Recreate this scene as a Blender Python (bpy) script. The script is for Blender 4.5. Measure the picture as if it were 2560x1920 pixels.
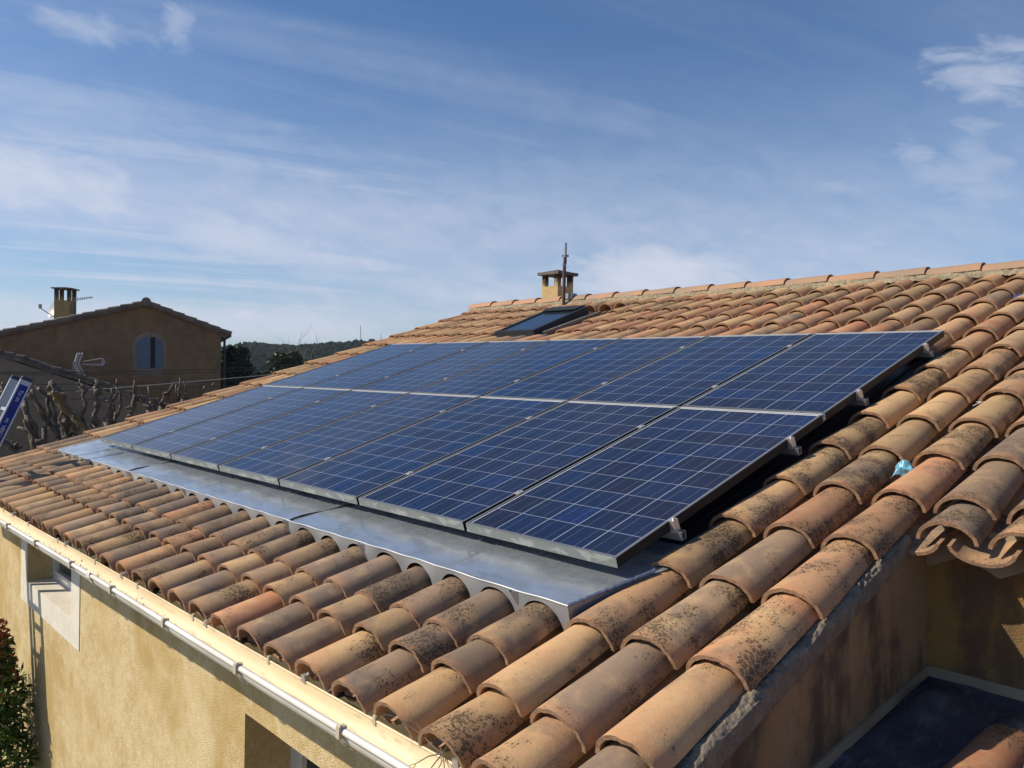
import bpy, bmesh, math, random
from mathutils import Vector, Matrix, noise
random.seed(7)
R = math.radians
S = bpy.context.scene
for o in list(bpy.data.objects): bpy.data.objects.remove(o)
C = S.collection

# ------------------------------------------------------------------ camera
CAM = Vector((1.852, -2.254, 0.653))
RIGHT = Vector((0.6813, 0.7317, 0.0201)); FWD = Vector((-0.7317, 0.6815, -0.0119))
RIGHT.normalize(); FWD = (FWD - FWD.dot(RIGHT) * RIGHT).normalized()
DOWN = FWD.cross(RIGHT)
if DOWN.z > 0: DOWN = -DOWN
FPX = 2013.0
cam = bpy.data.objects.new("camera", bpy.data.cameras.new("camera")); C.objects.link(cam)
m = Matrix.Identity(4)
for i in range(3):
    m[i][0] = RIGHT[i]; m[i][1] = -DOWN[i]; m[i][2] = -FWD[i]; m[i][3] = CAM[i]
cam.matrix_world = m
cam.data.sensor_width = 36; cam.data.lens = 36 * FPX / 2560
cam.data.clip_start = 0.05; cam.data.clip_end = 6000
S.camera = cam

# ------------------------------------------------------------------ sky, sun, exposure
SUN_AZ = 41.5; SUN_EL = 38.0
sun_dir = Vector((-math.sin(R(SUN_AZ)) * math.cos(R(SUN_EL)), -math.cos(R(SUN_AZ)) * math.cos(R(SUN_EL)), math.sin(R(SUN_EL))))
ld = bpy.data.lights.new("sun", 'SUN'); ld.energy = 5.0; ld.angle = R(0.5); ld.color = (1.0, 0.88, 0.70)
lo = bpy.data.objects.new("sun", ld); C.objects.link(lo); lo.location = sun_dir * 50
lo.rotation_euler = sun_dir.to_track_quat('Z', 'Y').to_euler()
S.view_settings.view_transform = 'Standard'; S.view_settings.look = 'None'
S.view_settings.gamma = 1; S.view_settings.use_curve_mapping = False
S.view_settings.exposure = 0.10

class NT:
    """small node-tree helper"""
    def __init__(s, tree): s.t = tree; s.n = tree.nodes; s.l = tree.links
    def add(s, typ, **kw):
        n = s.n.new(typ)
        for k, v in kw.items(): setattr(n, k, v)
        return n
    def put(s, sock, v):
        if hasattr(v, 'links'): s.l.new(v, sock)
        elif v is not None: sock.default_value = v
    def math(s, op, a, b=None, c=None, clamp=False):
        n = s.add('ShaderNodeMath', operation=op); n.use_clamp = clamp
        s.put(n.inputs[0], a); s.put(n.inputs[1], b); s.put(n.inputs[2], c)
        return n.outputs[0]
    def vmath(s, op, a, b=None):
        n = s.add('ShaderNodeVectorMath', operation=op); s.put(n.inputs[0], a); s.put(n.inputs[1], b)
        return n.outputs['Value'] if op in ('DOT_PRODUCT', 'LENGTH') else n.outputs[0]
    def mix(s, f, a, b, blend='MIX'):
        n = s.add('ShaderNodeMix', data_type='RGBA', blend_type=blend)
        s.put(n.inputs[0], f)
        s.put(n.inputs[6], a if hasattr(a, 'links') else (*a, 1)); s.put(n.inputs[7], b if hasattr(b, 'links') else (*b, 1))
        return n.outputs[2]
    def noise(s, vec, scale, detail=4, rough=.55, dist=0, out='Fac'):
        n = s.add('ShaderNodeTexNoise'); s.put(n.inputs['Vector'], vec); n.inputs['Scale'].default_value = scale
        n.inputs['Detail'].default_value = detail; n.inputs['Roughness'].default_value = rough; n.inputs['Distortion'].default_value = dist
        return n.outputs[out]
    def voro(s, vec, scale, feature='F1', out='Distance'):
        n = s.add('ShaderNodeTexVoronoi', feature=feature); s.put(n.inputs['Vector'], vec); n.inputs['Scale'].default_value = scale
        return n.outputs[out]
    def map(s, v, a, b, c=0.0, d=1.0, smooth=False):
        n = s.add('ShaderNodeMapRange'); n.interpolation_type = 'SMOOTHSTEP' if smooth else 'LINEAR'
        s.put(n.inputs[0], v)
        for i, x in enumerate((a, b, c, d)): s.put(n.inputs[i + 1], x)
        return n.outputs[0]
    def ramp(s, f, stops, interp='LINEAR'):
        n = s.add('ShaderNodeValToRGB'); n.color_ramp.interpolation = interp; s.put(n.inputs[0], f)
        e = n.color_ramp.elements
        while len(e) < len(stops): e.new(0.5)
        for el, (p, c) in zip(e, stops): el.position = p; el.color = (*c, 1)
        return n.outputs[0]
    def bump(s, h, strength=.3, dist=.01, normal=None):
        n = s.add('ShaderNodeBump'); s.put(n.inputs['Height'], h); n.inputs['Strength'].default_value = strength
        n.inputs['Distance'].default_value = dist
        if normal is not None: s.put(n.inputs['Normal'], normal)
        return n.outputs[0]
    def sep(s, v):
        n = s.add('ShaderNodeSeparateXYZ'); s.put(n.inputs[0], v); return n.outputs
    def comb(s, x=0.0, y=0.0, z=0.0):
        n = s.add('ShaderNodeCombineXYZ'); s.put(n.inputs[0], x); s.put(n.inputs[1], y); s.put(n.inputs[2], z); return n.outputs[0]

W = bpy.data.worlds.new("World"); S.world = W; W.use_nodes = True
t = NT(W.node_tree); bg = W.node_tree.nodes['Background']
sky = t.add('ShaderNodeTexSky', sky_type='NISHITA'); sky.sun_disc = False
sky.sun_elevation = R(SUN_EL); sky.sun_rotation = R(180 + SUN_AZ)
sky.altitude = 200; sky.air_density = 1.0; sky.dust_density = 0.5; sky.ozone_density = 3.0
SKY_K = 0.09
d = t.add('ShaderNodeTexCoord').outputs['Generated']
rh = Vector((RIGHT.x, RIGHT.y, 0)).normalized(); fh = Vector((-rh.y, rh.x, 0))
dx = t.vmath('DOT_PRODUCT', d, tuple(rh)); dy = t.vmath('DOT_PRODUCT', d, tuple(fh)); dz = t.sep(d)[2]
az = t.math('MULTIPLY', t.math('ARCTAN2', dx, dy), 57.2958)          # degrees east of the view's compass heading
el = t.math('MULTIPLY', t.math('ARCSINE', dz), 57.2958)
zc = t.math('MAXIMUM', t.math('ADD', dz, 0.10), 0.03)
px = t.math('DIVIDE', dx, zc); py = t.math('DIVIDE', dy, zc)
# cirrus veil: streaks on a high plane, running from upper left to lower right
sa, ca = math.sin(R(24)), math.cos(R(24))
su = t.math('ADD', t.math('MULTIPLY', px, ca), t.math('MULTIPLY', py, sa))
sv = t.math('SUBTRACT', t.math('MULTIPLY', py, ca), t.math('MULTIPLY', px, sa))
streak = t.noise(t.comb(t.math('MULTIPLY', su, 0.22), t.math('MULTIPLY', sv, 1.25), 2.3), 1.25, 7, .58, .75)
veil = t.noise(t.comb(t.math('MULTIPLY', su, 0.3), t.math('MULTIPLY', sv, .55), 4.0), .9, 4, .5, .4)
low = t.map(el, 4.0, 25.0, 1.0, 0.0, True)
left = t.map(az, -38, 30, 1.0, 0.25)
a1 = t.math('MULTIPLY', t.map(streak, .36, .70, 0, 1, True), t.math('MULTIPLY_ADD', low, .55, .20))
a1 = t.math('MULTIPLY', a1, t.math('MULTIPLY_ADD', left, .7, .45))
a2 = t.math('MULTIPLY', t.math('MULTIPLY', t.map(veil, .30, .62, .3, 1, True), low), t.math('MULTIPLY_ADD', left, .42, .42))
fine = t.noise(t.comb(t.math('MULTIPLY', az, .26), t.math('MULTIPLY_ADD', az, .10, t.math('MULTIPLY', el, .62)), 0.0), 1.25, 8, .58, .45)
alpha = t.math('MULTIPLY', t.math('MAXIMUM', a1, a2), t.map(fine, .32, .68, .78, 1.16))
def blob(a0, e0, wa, we, k, tilt=0.0, nz=1.7):
    x = t.math('SUBTRACT', az, a0); y = t.math('SUBTRACT', el, e0)
    y = t.math('ADD', y, t.math('MULTIPLY', x, tilt))
    r2 = t.math('ADD', t.math('POWER', t.math('ABSOLUTE', t.math('DIVIDE', x, wa)), 2.0), t.math('POWER', t.math('ABSOLUTE', t.math('DIVIDE', y, we)), 2.0))
    g = t.math('POWER', 2.718, t.math('MULTIPLY', r2, -1.0))
    return t.math('MULTIPLY', t.map(t.math('MULTIPLY', t.math('ADD', g, t.math('MULTIPLY', t.math('SUBTRACT', fine, .5), nz)), t.math('MINIMUM', t.math('MULTIPLY', g, 3.0), 1.0)), .10, 1.15, 0, 1, True), k)
for b in ((-27.6, 20.3, 4.2, 1.1, .50, 0.05), (-22.9, 21.3, 1.4, 1.6, .45, 0),
          (-26.5, 11.0, 9.0, 1.9, .42, .12), (-18.5, 8.6, 8.0, 1.3, .34, .1), (-6.5, 12.6, 2.2, .8, .2, .1),
          (10.0, 6.9, 10.5, 3.4, .95, .0, .8), (15.5, 7.2, 6.0, 2.2, .6, .12, 1.0), (2.0, 5.0, 6.0, 2.6, .55, .0, 1.0), (-31, 11.2, 9, 3.0, .90, .10, .9), (-19, 8.8, 10, 2.4, .75, .1, 1.0), (-4, 9.0, 12, 3.4, .30, .1, 1.0), (3.5, 8.0, 4.5, 1.8, .30, .0),
          (21.8, 12.5, 2.6, .7, .42, .18), (26.3, 14.3, 2.6, 1.1, .5, 0, 2.0), (29.5, 12.5, 6.0, 3.2, .45, .1, 1.5), (29.6, 15.6, 2.0, .7, .4, .1),
          (30.3, 18.4, 3.8, 1.9, .6, .2, 2.1), (30.5, 12.2, 4.0, 1.6, .42, .25), (20.5, 10.8, 4.5, .9, .28, .05)):
    alpha = t.math('MAXIMUM', alpha, blob(*b))
cl = t.mix(t.map(el, 2, 25), (7.2, 7.4, 8.7), (6.3, 6.9, 8.1))
skc = t.mix(t.math('MINIMUM', alpha, .93), t.mix(1.0, sky.outputs[0], (.71, .935, 1.15), 'MULTIPLY'), cl)
t.put(bg.inputs[0], skc); bg.inputs[1].default_value = SKY_K

# ------------------------------------------------------------------ helpers
TH = R(17.3); ct, st = math.cos(TH), math.sin(TH)
def P(x, y, z):                                    # roof-plane coordinates -> world
    return Vector((x, y * ct - z * st, y * st + z * ct))
def at(px_, py_, depth):                           # photograph pixel (2560 wide) at a distance in metres
    return CAM + depth * (FWD + RIGHT * ((px_ - 1280) / FPX) + DOWN * ((py_ - 960) / FPX))

def tag(o, label=None, cat=None, group=None, kind=None):
    if label: o['label'] = label
    if cat: o['category'] = cat
    if group: o['group'] = group
    if kind: o['kind'] = kind
    return o
def thing(name, label, cat, loc=(0, 0, 0), group=None):
    o = bpy.data.objects.new(name, None); C.objects.link(o); o.location = loc; o.empty_display_size = .1
    return tag(o, label, cat, group)

class MB:
    def __init__(s): s.v = []; s.f = []; s.uv = []; s.col = []; s.mi = []; s.m = 0; s.c = (0, 0, 0)
    def face(s, idx, uvs=None, c=None):
        s.f.append(idx); s.uv.append(uvs); s.col.append(c or s.c); s.mi.append(s.m)
    def quad(s, a, b, c, d, uvs=None):
        n = len(s.v); s.v += [Vector(a), Vector(b), Vector(c), Vector(d)]; s.face((n, n + 1, n + 2, n + 3), uvs)
    def hexa(s, p):                                  # p[0..3] bottom ring, p[4..7] top ring
        n = len(s.v); s.v += [Vector(q) for q in p]
        for f in ((3, 2, 1, 0), (4, 5, 6, 7), (0, 1, 5, 4), (1, 2, 6, 5), (2, 3, 7, 6), (3, 0, 4, 7)): s.face(tuple(n + i for i in f))
    def box(s, x0, x1, y0, y1, z0, z1, fn=Vector, bev=0):
        p = [(x0, y0, z0), (x1, y0, z0), (x1, y1, z0), (x0, y1, z0), (x0, y0, z1), (x1, y0, z1), (x1, y1, z1), (x0, y1, z1)]
        s.hexa([fn(q) if fn is Vector else fn(*q) for q in p])
    def tube(s, pts, rad, n=8, cap=True):
        pts = [Vector(p) for p in pts]; rr = rad if isinstance(rad, (list, tuple)) else [rad] * len(pts)
        base = len(s.v); up = None
        for i, p in enumerate(pts):
            d_ = (pts[min(i + 1, len(pts) - 1)] - pts[max(i - 1, 0)]).normalized()
            if up is None: up = d_.orthogonal().normalized()
            up = (up - up.dot(d_) * d_)
            up = up.normalized() if up.length > 1e-6 else d_.orthogonal().normalized()
            sd = d_.cross(up)
            for k in range(n):
                a = 2 * math.pi * k / n; s.v.append(p + rr[i] * (math.cos(a) * up + math.sin(a) * sd))
        for i in range(len(pts) - 1):
            for k in range(n):
                a = base + i * n + k; b = base + i * n + (k + 1) % n; s.face((a, b, b + n, a + n))
        if cap:
            s.face(tuple(base + n - 1 - k for k in range(n))); s.face(tuple(base + (len(pts) - 1) * n + k for k in range(n)))
    def grid(s, fn, nu, nv, flip=False):
        base = len(s.v)
        for j in range(nv + 1):
            for i in range(nu + 1): s.v.append(Vector(fn(i / nu, j / nv)))
        for j in range(nv):
            for i in range(nu):
                a = base + j * (nu + 1) + i; q = (a, a + 1, a + nu + 2, a + nu + 1)
                uv = [(i / nu, j / nv), ((i + 1) / nu, j / nv), ((i + 1) / nu, (j + 1) / nv), (i / nu, (j + 1) / nv)]
                s.face(q[::-1] if flip else q, uv[::-1] if flip else uv)
    def build(s, name, mats, parent=None, smooth=False, angle=None, origin=None):
        o0 = Vector(origin) if origin is not None else Vector((0, 0, 0))
        me = bpy.data.meshes.new(name); me.from_pydata([tuple(p - o0) for p in s.v], [], s.f)
        mats = mats if isinstance(mats, (list, tuple)) else [mats]
        for m_ in mats: me.materials.append(m_)
        me.polygons.foreach_set('material_index', s.mi)
        me.uv_layers.new(name='uv'); me.color_attributes.new('tile', 'FLOAT_COLOR', 'CORNER')
        uvl = me.uv_layers['uv']; ca_ = me.color_attributes['tile']
        uvd = []; cd = []
        for p, uv, c in zip(me.polygons, s.uv, s.col):
            for k in range(p.loop_total):
                uvd += list(uv[k]) if uv else [0.0, 0.0]; cd += [c[0], c[1], c[2], 1.0]
        uvl.data.foreach_set('uv', uvd); ca_.data.foreach_set('color', cd)
        if smooth: me.polygons.foreach_set('use_smooth', [True] * len(me.polygons))
        if smooth and angle:
            try: me.set_sharp_from_angle(angle=R(angle))
            except Exception: pass
        me.update(); me.validate()
        o = bpy.data.objects.new(name, me); C.objects.link(o); o.location = o0
        if parent is not None:
            o.parent = parent; o.location = o0 - (parent_world(parent))
        return o
def parent_world(p):
    l = Vector(p.location)
    while p.parent: p = p.parent; l += Vector(p.location)
    return l

def mat(name, base=(.5, .5, .5), rough=.6, metal=0.0, fn=None, spec=None):
    m_ = bpy.data.materials.new(name); m_.use_nodes = True; t_ = NT(m_.node_tree)
    b = m_.node_tree.nodes['Principled BSDF']
    b.inputs['Base Color'].default_value = (*base, 1); b.inputs['Roughness'].default_value = rough; b.inputs['Metallic'].default_value = metal
    if spec is not None: b.inputs['Specular IOR Level'].default_value = spec
    if fn: fn(t_, b)
    return m_
def obc(t_): return t_.add('ShaderNodeTexCoord').outputs['Object']
def simple_noise(c1, c2, scale, bump_=.2, bd=.004, lo_=.35, hi_=.65):
    def fn(t_, b):
        o = obc(t_); n = t_.noise(o, scale, 6, .6)
        t_.put(b.inputs['Base Color'], t_.mix(t_.map(n, lo_, hi_), c1, c2))
        if bump_: t_.put(b.inputs['Normal'], t_.bump(t_.noise(o, scale * 6, 5, .6), bump_, bd))
    return fn

# ---- clay tile
def tile_mat(t_, b):
    o = obc(t_)
    at_ = t_.add('ShaderNodeAttribute', attribute_name='tile'); r = t_.sep(at_.outputs['Color'])
    uv = t_.add('ShaderNodeUVMap', uv_map='uv').outputs[0]; uvs = t_.sep(uv)
    off = t_.comb(t_.math('MULTIPLY', r[2], 37.0), t_.math('MULTIPLY', r[0], 19.0), t_.math('MULTIPLY', r[1], 11.0))
    p = t_.vmath('ADD', o, off)
    pal = [(0.0, (.155, .135, .12)), (.14, (.21, .17, .135)), (.3, (.31, .235, .155)), (.45, (.44, .33, .185)), (.6, (.39, .26, .155)), (.75, (.385, .235, .148)), (.9, (.40, .215, .128)), (1.0, (.33, .17, .105))]
    c1 = t_.ramp(r[0], pal)
    r2 = t_.math('MINIMUM', t_.math('ABSOLUTE', t_.math('ADD', r[0], t_.math('MULTIPLY_ADD', r[2], .8, -.4))), 1.0)
    c2 = t_.ramp(r2, pal)
    big = t_.noise(p, 3.6, 3, .5, .3)
    c = t_.mix(t_.map(big, .42, .60, 0, .9, True), c1, c2)
    smoky = t_.noise(t_.vmath('ADD', p, (5.3, 2.1, 7.7)), 5.0, 4, .55, .6)
    c = t_.mix(t_.map(smoky, .55, .70, 0, .55, True), c, (.15, .125, .10))
    buff = t_.noise(t_.vmath('ADD', p, (1.3, 8.1, 3.7)), 7.0, 4, .6, .4)
    c = t_.mix(t_.map(buff, .50, .70, 0, .42, True), c, (.47, .36, .20))
    # warm clay towards the ends and edges
    e = t_.map(uvs[1], .0, .16, .55, 0, True)
    e = t_.math('MULTIPLY', e, t_.map(t_.noise(p, 14, 3), .35, .6))
    c = t_.mix(e, c, (.42, .215, .11))
    c = t_.mix(t_.map(t_.noise(p, 55, 5, .7), .3, .7, -.0, .30), c, t_.mix(1.0, c, (.62, .60, .58), 'MULTIPLY'))
    # lichen specks
    pv = t_.vmath('ADD', p, t_.vmath('MULTIPLY', t_.noise(p, 40, 2, out='Color'), (.012, .012, .012)))
    v = t_.voro(pv, 100); v2 = t_.voro(pv, 210)
    zone = t_.noise(t_.vmath('ADD', p, (9, 4, 2)), 5.5, 4, .6)
    dens = t_.math('ADD', t_.math('MULTIPLY', r[1], .86), t_.map(zone, .43, .62, -.52, .56))
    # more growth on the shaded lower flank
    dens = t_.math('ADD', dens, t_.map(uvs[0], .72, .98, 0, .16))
    rad = t_.math('MULTIPLY', dens, .62)
    rnd = t_.math('MULTIPLY', t_.voro(pv, 100, out='Color'), 1.0)
    sp = t_.map(t_.math('SUBTRACT', t_.math('MULTIPLY', rad, t_.math('MULTIPLY_ADD', rnd, .9, .25)), v), -.03, .04)
    sp2 = t_.map(t_.math('SUBTRACT', t_.math('MULTIPLY', rad, .55), v2), -.02, .05, 0, .8)
    sp = t_.math('MAXIMUM', sp, sp2)
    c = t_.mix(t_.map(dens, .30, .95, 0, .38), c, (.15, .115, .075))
    c = t_.mix(t_.math('MULTIPLY', sp, .78), c, (.05, .038, .026))
    # odd old drip spots
    big_s = t_.voro(t_.vmath('ADD', p, (3, 3, 3)), 9.0)
    c = t_.mix(t_.map(big_s, .075, .055, 0, .6), c, (.08, .06, .045))
    kk = t_.map(t_.math('FRACT', t_.math('MULTIPLY_ADD', r[2], 7.3, t_.math('MULTIPLY', r[0], 3.1))), 0, 1, .86, 1.36); c = t_.mix(1.0, c, t_.comb(kk, kk, kk), 'MULTIPLY')
    c = t_.mix(1.0, c, (1.07, .945, .85), 'MULTIPLY')
    t_.put(b.inputs['Base Color'], c)
    b.inputs['Roughness'].default_value = .82; b.inputs['Specular IOR Level'].default_value = .3
    h = t_.math('ADD', t_.noise(p, 110, 5, .65), t_.math('MULTIPLY', sp, .6))
    h = t_.math('ADD', h, t_.math('MULTIPLY', t_.noise(p, 22, 3), .8))
    t_.put(b.inputs['Normal'], t_.bump(h, .38, .0035))
M_tile = mat('clay_tile', fn=tile_mat)
def rough_clay(t_, b):
    o = obc(t_); n = t_.noise(o, 60, 6, .7); v = t_.voro(o, 120)
    c = t_.mix(t_.map(n, .4, .62), (.34, .19, .11), (.22, .15, .10)); c = t_.mix(t_.map(v, .3, .1, 0, .7), c, (.09, .06, .04))
    t_.put(b.inputs['Base Color'], c); b.inputs['Roughness'].default_value = .95
    t_.put(b.inputs['Normal'], t_.bump(n, .6, .006))
M_edge = mat('broken_clay_edge', fn=rough_clay)
def ridge_clay(t_, b):
    o = obc(t_); n = t_.noise(o, 1.4, 4, .5, .4); n2 = t_.noise(o, 30, 5, .6)
    r = t_.sep(t_.add('ShaderNodeAttribute', attribute_name='tile').outputs['Color'])
    c = t_.mix(t_.map(t_.math('ADD', n, t_.math('MULTIPLY', r[0], .25)), .5, .76), (.43, .235, .14), (.28, .20, .135))
    c = t_.mix(t_.map(n2, .4, .7, 0, .35), c, (.33, .20, .13))
    t_.put(b.inputs['Base Color'], c); b.inputs['Roughness'].default_value = .8
    t_.put(b.inputs['Normal'], t_.bump(n2, .2, .004))
M_ridge = mat('ridge_clay', fn=ridge_clay)
def mortar_fn(c1, c2):
    def fn(t_, b):
        o = obc(t_); n = t_.noise(o, 24, 7, .7); v = t_.voro(o, 60)
        c = t_.mix(t_.map(n, .35, .65), c1, c2); c = t_.mix(t_.map(t_.noise(o, 3, 3), .5, .7, 0, .5), c, tuple(x * .55 for x in c1))
        t_.put(b.inputs['Base Color'], c); b.inputs['Roughness'].default_value = .95
        t_.put(b.inputs['Normal'], t_.bump(t_.math('ADD', n, t_.math('MULTIPLY', v, .6)), .9, .012))
    return fn
M_mortar = mat('ridge_mortar', fn=mortar_fn((.38, .32, .21), (.17, .14, .09)))
M_gmortar = mat('grey_mortar', fn=mortar_fn((.25, .205, .155), (.14, .115, .09)))
def stucco(c1, c2, c3, grime=0.0, drip=0.0, patchy=False):
    def fn(t_, b):
        o = obc(t_); big = t_.noise(o, .9, 5, .6, .5); med = t_.noise(o, 4.0, 5, .6); grain = t_.noise(o, 120, 3, .7)
        st_ = t_.noise(t_.vmath('MULTIPLY', o, (2.2, 2.2, .8)), 1.7, 7, .68)
        c = t_.mix(t_.map(t_.math('ADD', t_.math('MULTIPLY', big, .6), t_.math('MULTIPLY', med, .4)), .42, .58, 0, 1, True), c1, c2)
        c = t_.mix(t_.map(t_.math('ADD', t_.math('MULTIPLY', grain, .6), t_.math('MULTIPLY', t_.noise(o, 38, 4, .65), .4)), .42, .60, 0, .9), c, t_.mix(t_.map(t_.noise(o, 2.3, 5, .65, .6), .40, .60, 0, 1, True), c, c3))
        if patchy: c = t_.mix(t_.map(t_.noise(o, 7.0, 6, .7, .8), .50, .66, 0, .38, True), c, (.48, .34, .13))
        if drip: c = t_.mix(t_.map(st_, .66, .78, 0, drip, True), c, (.42, .24, .06))
        if grime: c = t_.mix(t_.map(t_.math('ADD', st_, t_.math('MULTIPLY', med, .35)), .60, .80, 0, grime, True), c, (.075, .058, .045))
        t_.put(b.inputs['Base Color'], c); b.inputs['Roughness'].default_value = .93; b.inputs['Specular IOR Level'].default_value = .2
        h = t_.math('ADD', t_.noise(o, 260, 3, .7), t_.math('MULTIPLY', t_.voro(o, 210), .9))
        t_.put(b.inputs['Normal'], t_.bump(h, .8, .0045))
    return fn
M_wall = mat('ochre_render', fn=stucco((.50, .36, .155), (.62, .49, .265), (.76, .65, .43), 0, .3, True))
M_wallside = mat('weathered_shade_render', fn=stucco((.31, .21, .11), (.22, .16, .095), (.33, .25, .145), .85))  # weathered brown with grime, base also darkened to paint in the wall's shade
M_wallback = mat('shade_darkened_ochre', fn=stucco((.32, .19, .055), (.23, .15, .06), (.29, .20, .09), .7))  # ochre render with grime, shade of the set-back wall put into its colour
M_white = mat('white_render', fn=simple_noise((.72, .69, .61), (.62, .59, .51), 6, .15, .003))
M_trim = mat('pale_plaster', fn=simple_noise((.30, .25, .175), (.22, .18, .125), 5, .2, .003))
M_pvc = mat('white_plastic', fn=simple_noise((.74, .73, .70), (.60, .58, .53), 2.2, 0, 0, .42, .62), rough=.4)
def gut_in(t_, b):
    o = obc(t_); n = t_.noise(t_.vmath('MULTIPLY', o, (1.5, 8, 8)), 1.2, 5, .6); n2 = t_.noise(o, 60, 4)
    c = t_.mix(t_.map(n, .35, .65), (.78, .66, .44), (.70, .56, .35)); c = t_.mix(t_.map(n2, .55, .7, 0, .3), c, (.45, .36, .25))
    g_ = t_.noise(t_.vmath('MULTIPLY', o, (2, 14, 14)), 2.5, 6, .7); c = t_.mix(t_.map(g_, .54, .68, 0, .55, True), c, (.34, .27, .17))
    t_.put(b.inputs['Base Color'], c); b.inputs['Roughness'].default_value = .5
M_gut = mat('aged_cream_plastic', fn=gut_in)
def zinc(t_, b):
    o = obc(t_); n = t_.noise(t_.vmath('MULTIPLY', o, (1, 3, 1)), 2.2, 6, .6, .7); n2 = t_.noise(o, 25, 5, .6)
    c = t_.mix(t_.map(n, .42, .58), (.51, .57, .64), (.37, .42, .46)); c = t_.mix(t_.map(n2, .4, .75, 0, .35), c, (.64, .67, .72))
    t_.put(b.inputs['Base Color'], c); b.inputs['Metallic'].default_value = .7
    t_.put(b.inputs['Roughness'], t_.map(t_.math('ADD', t_.math('MULTIPLY', n, .7), t_.math('MULTIPLY', n2, .3)), .35, .65, .13, .34))
    t_.put(b.inputs['Normal'], t_.bump(t_.noise(o, 3.2, 4, .5), .42, .02))
M_zinc = mat('zinc_sheet', fn=zinc)
M_zincb = mat('bright_zinc', (.52, .55, .59), .36, .6)
def alu_front(t_, b):
    o = obc(t_); n = t_.noise(t_.vmath('MULTIPLY', o, (5, 5, 16)), 1.3, 4, .55, .4)
    c = t_.mix(t_.map(n, .545, .575), (.17, .19, .19), (.30, .32, .31)); c = t_.mix(t_.map(t_.noise(o, 40, 4), .4, .8, 0, .3), c, (.13, .145, .15))
    t_.put(b.inputs['Base Color'], c); b.inputs['Metallic'].default_value = .15; b.inputs['Roughness'].default_value = .55
M_alu = mat('weathered_aluminium', fn=alu_front)
M_alut = mat('aluminium_rim', (.17, .18, .20), .40, .35)
M_alub = mat('painted_glint_rim', (.60, .61, .63), .35, .3)  # same aluminium as the rim, sky glint put into a lighter colour
M_dark = mat('painted_shade_side', (.012, .013, .016), .5, 0, spec=.2)  # same aluminium frame, side shade painted in as near-black
M_lath = mat('anodised_rail', (.26, .27, .28), .4, .6)
M_clamp = mat('clamp_metal', (.58, .56, .55), .36, .6)
M_black = mat('black_tray', (.012, .014, .02), .35)
M_blackp = mat('black_rubber', (.012, .012, .013), .5)
def cells(t_, b):
    uv = t_.add('ShaderNodeUVMap', uv_map='uv').outputs[0]; u, v, _ = t_.sep(uv)
    o = obc(t_)
    r = t_.sep(t_.add('ShaderNodeAttribute', attribute_name='tile').outputs['Color'])
    cu = t_.math('MULTIPLY', u, 5.0); cv = t_.math('MULTIPLY', v, 10.0)
    fu = t_.math('FRACT', cu); fv = t_.math('FRACT', cv)
    du = t_.math('MULTIPLY', t_.math('MINIMUM', fu, t_.math('SUBTRACT', 1.0, fu)), .163)
    dv = t_.math('MULTIPLY', t_.math('MINIMUM', fv, t_.math('SUBTRACT', 1.0, fv)), .161)
    gapu = t_.map(du, .0018, .0012); gapv = t_.map(dv, .0015, .0009)
    b1 = t_.map(t_.math('MULTIPLY', t_.math('ABSOLUTE', t_.math('SUBTRACT', fu, .27)), .163), .0013, .0008, 0, 1)
    b2 = t_.map(t_.math('MULTIPLY', t_.math('ABSOLUTE', t_.math('SUBTRACT', fu, .73)), .163), .0013, .0008, 0, 1)
    bus = t_.math('MAXIMUM', b1, b2)
    wn = t_.add('ShaderNodeTexWhiteNoise', noise_dimensions='3D')
    t_.put(wn.inputs['Vector'], t_.comb(t_.math('FLOOR', cu), t_.math('FLOOR', cv), r[0]))
    cellr = wn.outputs['Value']
    flake = t_.voro(t_.comb(cu, cv, t_.math('MULTIPLY', r[0], 9)), 9.0, out='Color')
    fl = t_.sep(flake)[0]
    c = t_.ramp(t_.math('MULTIPLY_ADD', fl, .30, t_.math('MULTIPLY', cellr, .7)), [(0, (.011, .008, .022)), (.35, (.006, .010, .032)), (.75, (.005, .014, .052)), (1, (.006, .024, .115))])
    c = t_.mix(t_.math('MULTIPLY', bus, .32), c, (.30, .33, .42)); c = t_.mix(t_.math('MULTIPLY', gapv, .68), c, (.50, .56, .70)); c = t_.mix(t_.math('MULTIPLY', gapu, .85), c, (.50, .55, .66))
    out = t_.math('MAXIMUM', t_.math('GREATER_THAN', t_.math('ABSOLUTE', t_.math('SUBTRACT', u, .5)), .5), t_.math('GREATER_THAN', t_.math('ABSOLUTE', t_.math('SUBTRACT', v, .5)), .5))
    c = t_.mix(out, c, (.80, .82, .85))
    # thin film of dust
    dust = t_.noise(t_.vmath('MULTIPLY', o, (1.0, 2.5, 2.5)), 1.1, 5, .6, .5)
    c = t_.mix(t_.map(dust, .3, .7, .004, .028), c, (.30, .33, .40))
    t_.put(b.inputs['Base Color'], c); t_.put(b.inputs['Roughness'], t_.map(dust, .3, .7, .05, .13))
    b.inputs['Specular IOR Level'].default_value = .32; b.inputs['IOR'].default_value = 1.45
M_cell = mat('solar_cells', fn=cells)
M_glass = mat('window_glass', (.03, .04, .05), .05)
M_grey = mat('dark_grey_metal', (.018, .020, .024), .55, .1)
M_rust = mat('rusty_steel', fn=simple_noise((.11, .045, .04), (.07, .035, .035), 8, .1), rough=.6)
M_galv = mat('galvanised_steel', (.28, .29, .32), .5, .7)

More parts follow.
